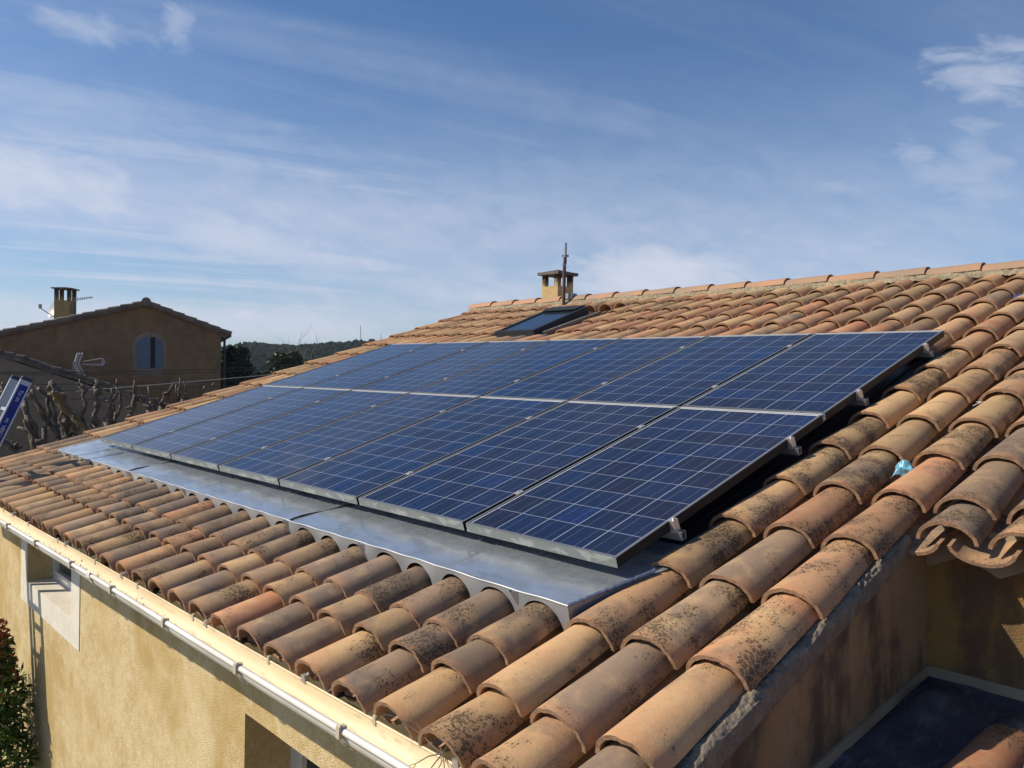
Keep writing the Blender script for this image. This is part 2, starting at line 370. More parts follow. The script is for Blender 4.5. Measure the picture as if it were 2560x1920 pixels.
# ------------------------------------------------------------------ the main house
HX0 = -7.27; VX = 0.681; EX1 = 3.4; WY = -0.59; BY = 1.08; GZ = -3.6
ZC = -0.078                                        # crest line of the cover tiles, measured from the panels' top plane
KC = (1.294 - ZC) / 1.394
def sx(x): return 1.852 + (x - 1.852) * KC
def sy(y): return -1.957 + (y + 1.957) * KC
PITCH = .2475 * KC
def colx(k): return sx(.055) - PITCH * k
house = thing('house', 'ochre rendered house in the foreground, its tiled roof carrying the solar array', 'house', (0, WY, GZ))
YR = sy(6.0)                                       # ridge line along the slope

def cover(mb, x, y, z=0.0, L=.50, a0=.100, h0=.086, a1=.084, h1=.074, tone=None, lich=None, n=18, yaw=0.0, drop=.018, th=.0135, roll=0.0, y1cut=None):
    """one half-barrel cover tile; nose at y (plane coords), crest at z there"""
    tone = random.random() if tone is None else tone; lich = random.random() if lich is None else lich
    mb.c = (tone, lich, random.random()); nl = 4; base = len(mb.v)
    for lay in (0, 1):
        for j in range(nl + 1):
            f = j / nl; yy = f * L
            a = a0 + (a1 - a0) * f - lay * th; h = h0 + (h1 - h0) * f - lay * th; zc_ = z - drop * f - h0
            lift = (h0 - h) * 0 if lay == 0 else 0
            for i in range(n + 1):
                ph = R(-86 + 172 * i / n) + roll
                q = math.copysign(abs(math.sin(ph)) ** .92, math.sin(ph))
                xx = a * q; zz = zc_ + (h if lay == 0 else h) * math.cos(ph) + (h0 - h0) 
                wob = .0026 * noise.noise(Vector((xx * 30 + x * 7, (yy + y) * 9, tone * 20)))
                X_ = x + xx + yaw * yy; Y_ = y + yy + (.0055 * noise.noise(Vector((i * .9, x * 31, y * 17))) if j == 0 else 0)
                mb.v.append(P(X_, Y_, zz + wob + (0 if lay == 0 else 0)))
    row = n + 1; lay_n = row * (nl + 1)
    mb.m = 0
    for j in range(nl):
        for i in range(n):
            a = base + j * row + i; u0, u1, v0, v1 = i / n, (i + 1) / n, j / nl, (j + 1) / nl
            mb.face((a, a + 1, a + row + 1, a + row), [(u0, v0), (u1, v0), (u1, v1), (u0, v1)])
            b = a + lay_n; mb.face((b + row, b + row + 1, b + 1, b), [(u0, v1), (u1, v1), (u1, v0), (u0, v0)])
    mb.m = 1
    for i in range(n):
        a = base + i; mb.face((a + lay_n, a + lay_n + 1, a + 1, a), [(i / n, 0)] * 4)
        a = base + nl * row + i; mb.face((a, a + 1, a + lay_n + 1, a + lay_n), [(i / n, 1)] * 4)
    for i in (0, n):
        for j in range(nl):
            a = base + j * row + i; q = (a, a + row, a + row + lay_n, a + lay_n)
            mb.face(q if i == 0 else q[::-1], [(i / n, .5)] * 4)
    mb.m = 0
def channel(mb, x, y, z=0.0, L=.5, a=.105, h=.055, tone=None, lich=None, n=10, th=.013):
    mb.c = (tone if tone is not None else random.uniform(.1, .5), lich if lich is not None else random.uniform(.3, .9), random.random()); base = len(mb.v); nl = 1
    for lay in (0, 1):
        for j in range(nl + 1):
            f = j / nl
            for i in range(n + 1):
                ph = R(-84 + 168 * i / n); aa = (a - .008 * (1 - f)) ; hh = h
                mb.v.append(P(x + (aa + (lay * th)) * math.sin(ph), y + f * L, z - (hh + lay * th) * math.cos(ph) - .012 * f))
    row = n + 1; ln = row * (nl + 1)
    for j in range(nl):
        for i in range(n):
            a_ = base + j * row + i; u0, u1 = i / n, (i + 1) / n
            mb.face((a_, a_ + 1, a_ + row + 1, a_ + row), [(u0, 0), (u1, 0), (u1, 1), (u0, 1)])
            b = a_ + ln; mb.face((b + row, b + row + 1, b + 1, b))
    mb.m = 1
    for i in range(n):
        a_ = base + i; mb.face((a_ + ln, a_ + ln + 1, a_ + 1, a_))
    for i in (0, n):
        a_ = base + i; q = (a_, a_ + row, a_ + row + ln, a_ + ln); mb.face(q if i == 0 else q[::-1])
    mb.m = 0

AX0, AX1 = -6.065, 0.0; APY = 3.32                 # array outline in the roof plane
def tone_at(x, y):
    r = random.random()
    if y < -.2 and x < 0.0:                        # the greyer, older tiles along the eave
        if r < .36: return random.uniform(0, .13)
        if r < .72: return random.uniform(.10, .33)
        if r < .86: return random.uniform(.5, .68)
        return random.uniform(.35, .86)
    if y > 3.0 and x < -.8: return random.choice((random.uniform(.36, .5), random.uniform(.45, .78), random.uniform(.5, .8), random.uniform(.22, .6)))
    if x < -6.0: return random.choice((random.uniform(.35, .55), random.uniform(.5, .9)))
    return random.choice((random.uniform(.0, .25), random.uniform(.34, .5), random.uniform(.38, .55), random.uniform(.50, .64), random.uniform(.56, .80)))
def lich_at(x, y):
    if y > 3.1: return random.choice((0, 0, .1, .25))
    if x < -6: return random.choice((.1, .25, .5))
    if y < -.6: return random.choice((0, .05, .1, .2, .5, .75)) if x < .1 else random.uniform(.2, .65)
    if y < -.2: return random.choice((.4, .6, .75, .3, .85))
    return random.choice((.1, .3, .5, .7, .95))
SKY = (-5.16, -4.36, 4.05, 5.03)                   # skylight opening
covers = MB(); channels = MB()
EXPO = .447 * KC
for k in range(-11, 31):
    x = colx(k)
    ex = .03 * 0
    main = k >= -2
    rows = []
    y_e = sy(-.905 + .0115 * min(0, x))
    if main:
        rows = [y_e, sy(-.668)] if True else []
        inarr = AX0 - .45 < x < AX1 + .02
        if inarr:
            rows.append(sy(-.503) + random.uniform(-.008, .008))
            y = sy(3.32) + .0
        else:
            y = sy(-.25)
        start = y
    else:
        rows = [sy(.884)]
        inarr = False; start = sy(1.09)
    y = start; first = True
    ys = []
    if inarr:
        y = sy(3.30)
        while y < YR - .12: ys.append(y); y += EXPO
    else:
        while y < YR - .12: ys.append(y); y += EXPO
    # eave tiles (full tiles stacked closely: doubled eave courses)
    allr = [(r_, .50) for r_ in rows] + [(q, .50) for q in ys]
    seq = [r_ for r_, _ in allr]
    for i, yy in enumerate(seq):
        nxt = seq[i + 1] if i + 1 < len(seq) else 9
        L = .50
        if i + 1 < len(seq) and nxt - yy < .35: L = nxt - yy + .10
        if inarr and i == 2: L = .30
        if yy + L > YR + .02: L = YR + .02 - yy
        xs = x + (.03 * (yy) if yy < 0 else 0) + random.uniform(-.004, .004)
        if SKY[0] - .06 < xs < SKY[1] + .06 and SKY[2] - .42 < yy < SKY[3] + .02:
            if yy < SKY[2] - .1: L = min(L, SKY[2] - .04 - yy)
            else: continue
            if L < .12: continue
        lift = 0.0
        if i == 0: dz_ = -.014
        else: dz_ = 0.0
        covers_args = dict(L=L, tone=tone_at(xs, yy), lich=lich_at(xs, yy), yaw=random.uniform(-.020, .020), roll=R(random.uniform(-4, 4)), a0=.107 + random.uniform(-.003, .003), h0=.090 + random.uniform(-.003, .003),
                           n=20 if xs > -3.2 and yy < 3.2 else 14)
        dr = .018 * L / .5 if L > .4 else .016
        if inarr and i == 2: dr = .007
        cover(covers, xs, yy + random.uniform(-.006, .006), ZC + dz_ + random.uniform(-.003, .003), drop=dr, **covers_args)
    # channels between the columns
    xc = x + PITCH / 2
    yy = (y_e + .055) if k >= -1 else sy(.884) - .03
    if k == -2: yy = sy(.884) - .03
    while yy < YR - .1:
        if inarr and -.2 < yy < 3.1 or (SKY[0] - .1 < xc < SKY[1] + .1 and SKY[2] - .15 < yy < SKY[3]):
            yy += .40; continue
        L = min(.5, YR - yy)
        if inarr and yy < 0: L = min(L, .05 - yy)
        xs = xc + (.03 * yy if yy < 0 else 0)
        if yy > .3 or k <= 1:
            tn, lc = random.uniform(.0, .35), random.uniform(.2, .7)
        else: tn, lc = random.uniform(.2, .8), random.uniform(.1, .5)
        channel(channels, xs, yy, ZC - .087, L=L, tone=tn, lich=lc); yy += .40
roof = covers.build('roof', [M_tile, M_edge], house, smooth=True, angle=50)
roof['label'] = 'curved clay cover tiles in buff, orange and grey brown'
chn = channels.build('channel_tiles', [M_tile, M_edge], roof, smooth=True, angle=50)

# sarking below everything (keeps light out between the tiles) and the roof's far slope
mb = MB()
zz = ZC - .155
def slab(x0, x1, y0, y1, z1=zz, t_=.05): mb.box(x0, x1, y0, y1, z1 - t_, z1, P)
slab(HX0 + .02, VX - .01, WY / ct - .02, YR, ZC - .155); slab(VX - .01, EX1, BY / ct - .02, YR, ZC - .157)
mb.build('roof_deck', mat('dark_timber', (.07, .05, .035), .9), house)
RW = P(0, YR, ZC)                                   # ridge in the world
mb = MB()
for k in range(-11, 31):                            # far slope, falling away behind the ridge
    x = colx(k); a0 = .1
    for j in range(0, 8):
        y0 = RW.y + .05 + j * .7
        def fq(u, v, x=x, y0=y0):
            ph = R(-88 + 176 * u); yy = y0 + v * .72
            return (x + a0 * math.sin(ph), yy, RW.z - .10 - (yy - RW.y) * math.tan(TH) + .08 * math.cos(ph))
        mb.c = (tone_at(0, 4), .2, random.random()); mb.grid(fq, 6, 1, True)
mb.box(HX0, EX1, RW.y + .1, RW.y + 5.5, GZ + 2.2, GZ + 2.25)
n0 = len(mb.v)
mb.quad((HX0, RW.y, RW.z - .08), (EX1, RW.y, RW.z - .08), (EX1, RW.y + 5.7, RW.z - .08 - 5.7 * math.tan(TH)), (HX0, RW.y + 5.7, RW.z - .08 - 5.7 * math.tan(TH)))
mb.build('rear_roof', [M_tile], house, smooth=True, angle=60)

# ridge tiles and their mortar bed
mb = MB(); z0r = ZC + .055
xr = sx(-7.66); j = 0; RT = []
while xr < EX1:
    mb.c = (random.random(), .1, random.random()); base = len(mb.v); n = 12
    L = .47 * KC; x1 = xr + L + .04; ang = [R(-82 + 164 * i / n) for i in range(n + 1)]
    tlt = .012
    for lay in (0, 1):
        for (xx, r_, up) in ((xr, .098, 0.0), (x1, .112, tlt)):
            for a in ang: mb.v.append(Vector((xx, RW.y + (r_ - lay * .014) * math.sin(a), RW.z - .048 + (r_ - lay * .014) * math.cos(a) * .80 + up + .0)))
    row = n + 1
    for i in range(n):
        a = base + i; mb.face((a, a + row, a + row + 1, a + 1)); b = a + 2 * row; mb.face((b + 1, b + row + 1, b + row, b))
        mb.face((a, a + 1, a + 1 + 2 * row, a + 2 * row)); c_ = a + row; mb.face((c_ + 2 * row, c_ + 2 * row + 1, c_ + 1, c_))
    mb.face((base, base + 2 * row, base + 3 * row, base + row)); mb.face((base + n, base + n + row, base + n + 3 * row, base + n + 2 * row))
    xr += L
mb.build('ridge_tiles', M_ridge, house, smooth=True, angle=40)
mb = MB()
def mort(u, v):
    x = sx(-7.6) + u * (EX1 - sx(-7.6)); w = (v - .5) * 2
    y = RW.y + w * .165; z = RW.z + .012 - abs(w) ** 1.8 * .105
    nn = noise.noise(Vector((x * 32, y * 50, 1))) * .011 + noise.noise(Vector((x * 80, y * 120, 1))) * .006 + noise.noise(Vector((x * 6, y * 12, 4))) * .010
    return (x, y - nn * .6 * (1 if w < 0 else -1) , z + nn)
mb.grid(mort, 700, 12)
mb.build('ridge_mortar', M_mortar, house, smooth=True)

# walls, with real openings
def wallgrid(mb, x0, x1, z0, z1, y, thick, holes):
    xs = sorted({x0, x1, *[h[0] for h in holes], *[h[1] for h in holes]}); zs = sorted({z0, z1, *[h[2] for h in holes], *[h[3] for h in holes]})
    for i in range(len(xs) - 1):
        for j in range(len(zs) - 1):
            cx, cz = (xs[i] + xs[i + 1]) / 2, (zs[j] + zs[j + 1]) / 2
            if any(h[0] < cx < h[1] and h[2] < cz < h[3] for h in holes): continue
            mb.quad((xs[i], y, zs[j]), (xs[i + 1], y, zs[j]), (xs[i + 1], y, zs[j + 1]), (xs[i], y, zs[j + 1]))
    for h in holes:
        a, b, c_, d_ = h[:4]; y2 = y + thick
        mb.quad((a, y, c_), (a, y2, c_), (a, y2, d_), (a, y, d_)); mb.quad((b, y2, c_), (b, y, c_), (b, y, d_), (b, y2, d_))
        mb.quad((a, y, d_), (a, y2, d_), (b, y2, d_), (b, y, d_)); mb.quad((a, y, c_), (b, y, c_), (b, y2, c_), (a, y2, c_))
W1 = (-5.93, -4.60, -1.19, -.60); W2 = (-1.72, -.45, -2.3, -.955)
WTOP = -.432
mb = MB(); wallgrid(mb, HX0 + .08, VX, GZ, WTOP, WY, .245, [W1, W2])
mb.build('front_wall', M_wall, house)
mb = MB()                                           # gable side wall to the right, stepped roof edge above it
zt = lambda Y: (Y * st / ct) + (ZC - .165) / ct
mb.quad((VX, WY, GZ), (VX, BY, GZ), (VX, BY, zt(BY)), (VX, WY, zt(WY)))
mb.build('side_wall', M_wallside, house)
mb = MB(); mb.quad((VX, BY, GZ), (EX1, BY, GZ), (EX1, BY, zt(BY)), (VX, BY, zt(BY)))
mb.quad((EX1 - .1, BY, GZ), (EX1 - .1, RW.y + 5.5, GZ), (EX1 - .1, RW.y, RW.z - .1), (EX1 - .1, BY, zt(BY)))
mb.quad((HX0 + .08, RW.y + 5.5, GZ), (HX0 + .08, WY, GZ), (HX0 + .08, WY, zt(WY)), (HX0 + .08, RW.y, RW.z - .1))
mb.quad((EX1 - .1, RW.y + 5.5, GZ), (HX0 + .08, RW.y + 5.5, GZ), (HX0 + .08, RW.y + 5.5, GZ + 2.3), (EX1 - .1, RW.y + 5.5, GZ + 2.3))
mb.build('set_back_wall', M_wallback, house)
# grey mortar band along the verge
mb = MB()
y0v, y1v = sy(-.93), sy(.90)
def verge(u, v):
    y = y0v + u * (y1v - y0v)
    prof = [(VX - .045, ZC - .100), (VX - .022, ZC - .096), (VX - .008, ZC - .099), (VX + .004, ZC - .108), (VX + .0075, ZC - .15), (VX + .0065, ZC - .170), (VX - .03, ZC - .174)]
    f = v * (len(prof) - 1); i = min(int(f), len(prof) - 2); g = f - i
    xx = prof[i][0] * (1 - g) + prof[i + 1][0] * g; z_ = prof[i][1] * (1 - g) + prof[i + 1][1] * g
    nn = noise.noise(Vector((y * 40, v * 6, 2))); n2 = noise.noise(Vector((y * 9, v * 2, 7)))
    amp = (.0075 if v < .45 else .0022) * (.45 + max(0, noise.noise(Vector((y * 3.1, 5, 1)))) * 2.2)
    return P(xx + nn * amp * .7, y, z_ + nn * amp + n2 * (.012 if v < .45 else .002))
mb.grid(verge, 420, 18)
mb.build('verge_mortar', M_gmortar, house, smooth=True)
# scalloped plaster under the set-back eave
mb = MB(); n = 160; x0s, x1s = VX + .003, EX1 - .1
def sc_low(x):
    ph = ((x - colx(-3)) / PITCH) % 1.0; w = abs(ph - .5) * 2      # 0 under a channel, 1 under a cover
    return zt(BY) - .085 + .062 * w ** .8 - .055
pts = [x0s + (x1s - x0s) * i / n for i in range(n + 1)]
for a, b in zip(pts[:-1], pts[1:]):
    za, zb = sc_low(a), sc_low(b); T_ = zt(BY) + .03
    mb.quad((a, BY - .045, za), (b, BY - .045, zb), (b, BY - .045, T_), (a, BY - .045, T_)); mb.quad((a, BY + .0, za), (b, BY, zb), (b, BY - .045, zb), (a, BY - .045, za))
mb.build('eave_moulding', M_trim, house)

# window high in the front wall, white surround
w = MB(); y = WY - .006
a, b, c_, d_ = W1[:4]; oa, ob, oc = -6.14, -4.385, -1.375
for (x0, x1, z0, z1) in ((oa, a - .004, oc, WTOP), (b + .004, ob, oc, WTOP), (a - .004, b + .004, oc, c_ - .004)): w.box(x0, x1, y, WY + .02, z0, z1)
w.box(a + .002, b - .002, WY - .005, WY + .243, c_ - .0039, c_ + .004)
win = w.build('window', M_white, house); win['label'] = 'small high window with a broad white surround'
def frame(mb, x0, x1, z0, z1, y, f=.05, dpt=.05, mull=None):
    mb.box(x0, x0 + f, y, y + dpt, z0, z1); mb.box(x1 - f, x1, y, y + dpt, z0, z1); mb.box(x0 + f, x1 - f, y, y + dpt, z0, z0 + f); mb.box(x0 + f, x1 - f, y, y + dpt, z1 - f, z1)
    if mull: mb.box(mull - f / 2, mull + f / 2, y, y + dpt, z0 + f, z1 - f)
fm = MB(); frame(fm, a, b, c_ + .002, d_, WY + .19, .075, .05, (a + b) / 2); fm.build('frame', M_pvc, win)
gm = MB(); gm.quad((a, WY + .225, c_), (b, WY + .225, c_), (b, WY + .225, d_), (a, WY + .225, d_)); gm.build('pane', M_glass, win)
a, b, c_, d_ = W2[:4]
fm = MB(); frame(fm, a + .001, b - .001, c_ + .001, d_ - .001, WY + .235, .06, .05, (a + b) / 2); frame(fm, a + .06, (a + b) / 2 - .03, c_ + .06, d_ - .06, WY + .25, .03, .04)
win2 = fm.build('window', M_pvc, house); win2['label'] = 'window deep in its ochre reveal below the gutter'
gm = MB(); gm.quad((a, WY + .275, c_), (b, WY + .275, c_), (b, WY + .275, d_), (a, WY + .275, d_)); gm.build('pane', M_glass, win2)

# gutter along the eave
GS = .0164
def gy(x): return -.955 + GS * (x + .9)
GX0, GX1 = -7.3, .78; GR = .057; GZc = -.452
prof = []
for i in range(15):
    a = R(180 * i / 14); prof.append((math.cos(a) * GR, -math.sin(a) * GR * 1.02))
prof = [(-q[0], q[1]) for q in prof]               # from the front (outer, -Y) lip to the back lip
gut = MB(); X = [GX0 + (GX1 - GX0) * i / 60 for i in range(61)]
def gpt(x, q, zoff=0): return Vector((x, gy(x) + GR + q[0], GZc + q[1] + .0025 * math.sin(x * 1.7) + zoff))
nP = len(prof)
for (rad, mi_, flip) in ((1.0, 0, False), (1.045, 1, True)):
    base = len(gut.v)
    for x in X:
        for q in prof: gut.v.append(gpt(x, (q[0] * rad, q[1] * rad)))
    gut.m = mi_
    for i in range(60):
        for j in range(nP - 1):
            a = base + i * nP + j; qd = (a, a + 1, a + nP + 1, a + nP); gut.face(qd if flip else qd[::-1])
gut.m = 1
def lip(x): return gpt(x, (-GR * 1.05, .006))
gut.tube([lip(x) for x in X], .0115, 10)
gut.m = 0; gut.tube([gpt(x, (GR * 1.03, .004)) for x in X], .0045, 6)
gutter = gut.build('gutter', [M_gut, M_pvc], house, smooth=True, angle=60)
BX = [-.28, -.985, -1.686, -2.368, -3.035, -3.766, -4.479, -5.19, -5.90, -6.6, .43]
def band(mb, x, w_, rad):
    N = 16; base = len(mb.v)
    for xx in (x - w_ / 2, x + w_ / 2):
        for r_ in (rad, rad - .006):
            for i in range(N + 1):
                a = R(-22 + 202 * i / N); q = (-math.cos(a) * GR * r_ , -math.sin(a) * GR * r_ * 1.02)
                mb.v.append(gpt(xx, (q[0] - (.010 if i < 3 else 0), q[1] + (.006 if i < 2 else 0))))
    r = N + 1
    for i in range(N):
        a = base + i
        mb.face((a, a + 1, a + 2 * r + 1, a + 2 * r)); mb.face((a + r, a + 3 * r, a + 3 * r + 1, a + r + 1))
        mb.face((a, a + r, a + r + 1, a + 1)); mb.face((a + 2 * r, a + 2 * r + 1, a + 3 * r + 1, a + 3 * r))
M_brk = mat('gutter_bracket', (.50, .44, .33), .5)
for x in BX:
    mb = MB(); band(mb, x, .018, 1.17)
    p0 = lip(x); mb.box(x - .010, x + .010, p0.y - .018, p0.y + .010, p0.z - .02, p0.z + .017)
    mb.box(x - .008, x + .008, gy(x) + 2 * GR - .004, gy(x) + 2 * GR + .006, GZc - .01, GZc + .02)
    mb.build('bracket', M_brk, gutter)
mb = MB(); band(mb, -2.72, .05, 1.12); mb.build('joint_sleeve', M_pvc, gutter)

# ------------------------------------------------------------------ zinc apron in front of the array
ZE = ZC + .009
zx0, zx1, zy0 = sx(-6.70), sx(-.055), sy(-.222)
mb = MB()
def ap(u, v):
    x = zx0 + u * (zx1 - zx0) + v * .62 * .29 * max(0, (u - .96) / .04); y = zy0 + v * .62
    z_ = ZE - v * .050 + .0016 * noise.noise(Vector((x * 2.2, y * 5, 0)))
    xs_ = (-9, sx(-6.0), sx(-4.66), sx(-3.4), sx(-2.08), sx(-.75), 9); k_ = sum(1 for q in xs_[1:-1] if x > q); z_ += .0055 * (1 - (x - max(xs_[k_], zx0)) / (min(xs_[k_ + 1], zx1) - max(xs_[k_], zx0) + 1e-6)) + .003 * noise.noise(Vector((x * 5, y * 3, 4)))
    y += (1 - v) * (.006 * noise.noise(Vector((x * 1.3, 0, 0))) + .003 * noise.noise(Vector((x * 6, 0, 3))))
    return P(x, y, z_)
mb.grid(ap, 420, 14)
apron = mb.build('zinc_apron', M_zinc, house, smooth=True); apron['label'] = 'blue grey zinc apron between the eave tiles and the panels'
mb = MB()                                            # hanging lip cut round every tile
N = 560
def low(x):
    k = round((colx(0) - x) / PITCH); dxx = x - (colx(k) - .007)
    e = abs(dxx) / .101
    crest = ZC - .006
    if e < 1: return crest - .086 + .088 * math.sqrt(max(0, 1 - e * e)) + .0005
    return crest - .088
for i in range(N):
    xa = zx0 + (zx1 - zx0) * i / N; xb = zx0 + (zx1 - zx0) * (i + 1) / N
    za, zb = min(low(xa), ZE - .006), min(low(xb), ZE - .006)
    dn_ = lambda x: .006 * noise.noise(Vector((x * 1.3, 0, 0))) + .003 * noise.noise(Vector((x * 6, 0, 3)))
    yo = lambda z_, x: zy0 - .004 + dn_(x) - (ZE - z_) * (.10 + .35 * noise.noise(Vector((x * 4.0, 7, 0))))
    mb.quad(P(xa, yo(za, xa), za), P(xb, yo(zb, xb), zb), P(xb, yo(ZE, xb), ZE + .004), P(xa, yo(ZE, xa), ZE + .004))
dnq = lambda x: .006 * noise.noise(Vector((x * 1.3, 0, 0))) + .003 * noise.noise(Vector((x * 6, 0, 3)))
mb.tube([P(zx0 + (zx1 - zx0) * i / 240, zy0 - .003 + dnq(zx0 + (zx1 - zx0) * i / 240), ZE + .003 + .0015 * math.sin(i * .7)) for i in range(241)], .0034, 6)
mb.build('scalloped_lip', M_zincb, apron)
mb = MB()                                            # right hand end: upturned, folded edge
mb.grid(lambda u, v: P(zx1 + u * .10 - v * .004, zy0 + u * .36 - (1 - v) * .004, ZE + (v - 1) * .085 + .0 + u * (-.02) + .004 * noise.noise(Vector((u * 12, v * 3, 0)))), 30, 5)
mb.tube([P(zx1 + i / 24 * .10, zy0 + i / 24 * .36, ZE - i / 24 * .02 + .003 + .002 * math.sin(i * 2.7)) for i in range(25)], .0062, 7)
mb.build('folded_end', mat('dull_zinc', (.25, .28, .36), .38, .7), apron)
# overlapping sheet joints with a drooping corner
for xj in (sx(-4.66), sx(-2.08) ):
    pts = [P(xj + f * .05 + .10 * f * f, zy0 + f * .34, ZE + .006 - f * .026 + .004 * math.sin(f * 9)) for f in [i / 14 for i in range(15)]]
    mb = MB(); mb.tube(pts, .005, 6); mb.build('sheet_seam', M_blackp, apron)
for xj in (-6.3, -5.75, -4.66, -3.55, -2.12, -1.38, -.33):
    xw = sx(xj); mb = MB()
    mb.grid(lambda u, v: P(xw + (u - .5) * .045 * (1 - v * .75) + .016 * v, zy0 - .006 - .018 * math.sin(u * math.pi) * (1 - v), ZE + .002 - v * .085), 6, 5)
    mb.build('folded_tab', M_zincb, apron)
# lap sheet at the far left reaching up beside the array, tile to panel
mb = MB(); mb.grid(lambda u, v: P(zx0 + u * .62, zy0 + .30 + v * .55, ZE - .02 - v * .03), 10, 8)
mb.build('side_sheet', M_zinc, apron)

# black tray under the array
mb = MB(); TZ = ZC - .075
mb.box(AX0 - .12, sx(.0) + .03, .18, APY + .12, TZ - .02, TZ, P)
for i in range(46):
    xx = sx(.0) + .02 - i * .14
    mb.tube([P(xx, .2, TZ + .004), P(xx, APY + .1, TZ + .004)], .006, 6)
mb.tube([P(.028, .26, TZ + .012), P(.028, APY + .1, TZ + .012)], .006, 6)
tag(mb.build('underlay_tray', M_black, origin=P(-3, 1.6, TZ)), 'black plastic tray under the solar array, its edge showing along the right side', 'roof tray')

# ------------------------------------------------------------------ solar panels
PW = .8675; PG = .020; PH = 1.655; rows_ = ('lower', 'upper')
def panel(col, row):
    x1 = -col * PW; x0 = x1 - PW + PG; y0 = row * PH + (.006 if row else 0); y1 = (row + 1) * PH - (.012 if not row else 0)
    order = ('first', 'second', 'third', 'fourth', 'fifth', 'sixth', 'seventh')[col]
    extra = {0: ', clamps on its open side', 6: ', against the gable tiles'}.get(col, '')
    org = P((x0 + x1) / 2, (y0 + y1) / 2, -.04)
    th_ = thing('solar_panel', '%s solar panel from the right in the %s row%s' % (order, rows_[row], extra), 'solar panel', org, 'solar panels on the tiled roof')
    jz = random.uniform(-.0012, .0012); fw = .011; h = .040
    f = MB()
    zt_ = jz; zb_ = jz - h
    f.m = 0
    f.box(x0 + .0003, x1 - .0003, y0 - .0006, y0 + fw, zb_ - .0003, zt_ - .0012, P); f.box(x0 + .0003, x1 - .0003, y1 - fw, y1, zb_ - .0003, zt_ - .0012, P)
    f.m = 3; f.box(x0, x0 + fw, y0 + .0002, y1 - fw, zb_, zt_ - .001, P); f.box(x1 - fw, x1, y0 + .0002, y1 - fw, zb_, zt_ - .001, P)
    f.m = 1                                           # rim on top, its upper edge coloured brighter as a sky glint
    f.box(x0 + .001, x1 - .001, y0 + .001, y0 + fw + .001, zt_ - .001, zt_ + .0008, P); f.m = 2; f.box(x0 + .001, x1 - .001, y1 - fw - .001, y1 - .001, zt_ - .001, zt_ + .0008, P); f.m = 1
    f.box(x0 + .001, x0 + fw + .001, y0 + fw + .001, y1 - fw - .001, zt_ - .001, zt_ + .0008, P); f.box(x1 - fw - .001, x1 - .001, y0 + fw + .001, y1 - fw - .001, zt_ - .001, zt_ + .0008, P)
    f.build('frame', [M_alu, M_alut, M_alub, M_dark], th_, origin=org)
    g = MB(); g.c = ((col * 2 + row) / 14 + .01, 0, 0); gx0, gx1, gy0, gy1 = x0 + fw + .001, x1 - fw - .001, y0 + fw + .001, y1 - fw - .001
    mgx, mgy = .006 / (gx1 - gx0), .006 / (gy1 - gy0)
    g.quad(P(gx0, gy0, jz - .0035), P(gx1, gy0, jz - .0035), P(gx1, gy1, jz - .0035), P(gx0, gy1, jz - .0035), [(-mgx, -mgy), (1 + mgx, -mgy), (1 + mgx, 1 + mgy), (-mgx, 1 + mgy)])
    g.quad(P(gx0, gy0, jz - .009), P(gx0, gy1, jz - .009), P(gx1, gy1, jz - .009), P(gx1, gy0, jz - .009))
    g.build('cells', M_cell, th_, origin=org)
for col in range(7):
    for row in (0, 1): panel(col, row)

# mounting rails with end and middle clamps
def clamp_end(mb, x, y, s_):
    # tilted grey metal hook gripping the frame
    w_ = .0155
    mb.hexa([P(x - .002 * s_, y - w_, -.046), P(x + .024 * s_, y - w_, -.050), P(x + .024 * s_, y + w_, -.050), P(x - .002 * s_, y + w_, -.046),
             P(x - .007 * s_, y - w_, .0045), P(x + .018 * s_, y - w_, .001), P(x + .018 * s_, y + w_, .001), P(x - .007 * s_, y + w_, .0045)])
RY = [.345, 1.29, 2.03, 2.965]
for i, y in enumerate(RY):
    lab = ('lowest', 'second lowest', 'third lowest', 'topmost')[i] + ' aluminium mounting rail, its clamped stub sticking out beside the array'
    org = P(0, y, -.06); rl = thing('mounting_rail', lab, 'mounting rail', org, 'rails under the solar panels')
    r_ = MB()
    x0, x1 = AX0 - .07, .048
    r_.box(x0, x1, y - .015, y - .010, -.076, -.042, P); r_.box(x0, x1, y + .010, y + .015, -.076, -.042, P); r_.box(x0, x1, y - .0099, y + .0099, -.076, -.071, P)
    r_.box(x0, x1, y - .0099, y - .004, -.0479, -.0425, P); r_.box(x0, x1, y + .004, y + .0099, -.0479, -.0425, P)
    r_.build('rail', M_lath, rl, origin=org)
    for s_, xe in ((1, .0015), (-1, AX0 + .012)):
        c_ = MB(); clamp_end(c_, xe, y, s_); c_.tube([P(xe + .011 * s_, y, .003), P(xe + .011 * s_, y, .009)], .006, 6); c_.build('end_clamp', M_clamp, rl, origin=org)
    for col in range(1, 7):
        xm = -col * PW + PG / 2; c_ = MB(); c_.box(xm - .017, xm + .017, y - .018, y + .018, .0012, .0042, P); c_.tube([P(xm, y, .0042), P(xm, y, .010)], .0055, 6)
        c_.box(xm - .004, xm + .004, y - .02, y + .02, -.04, .0011, P); c_.build('middle_clamp', M_clamp, rl, origin=org)

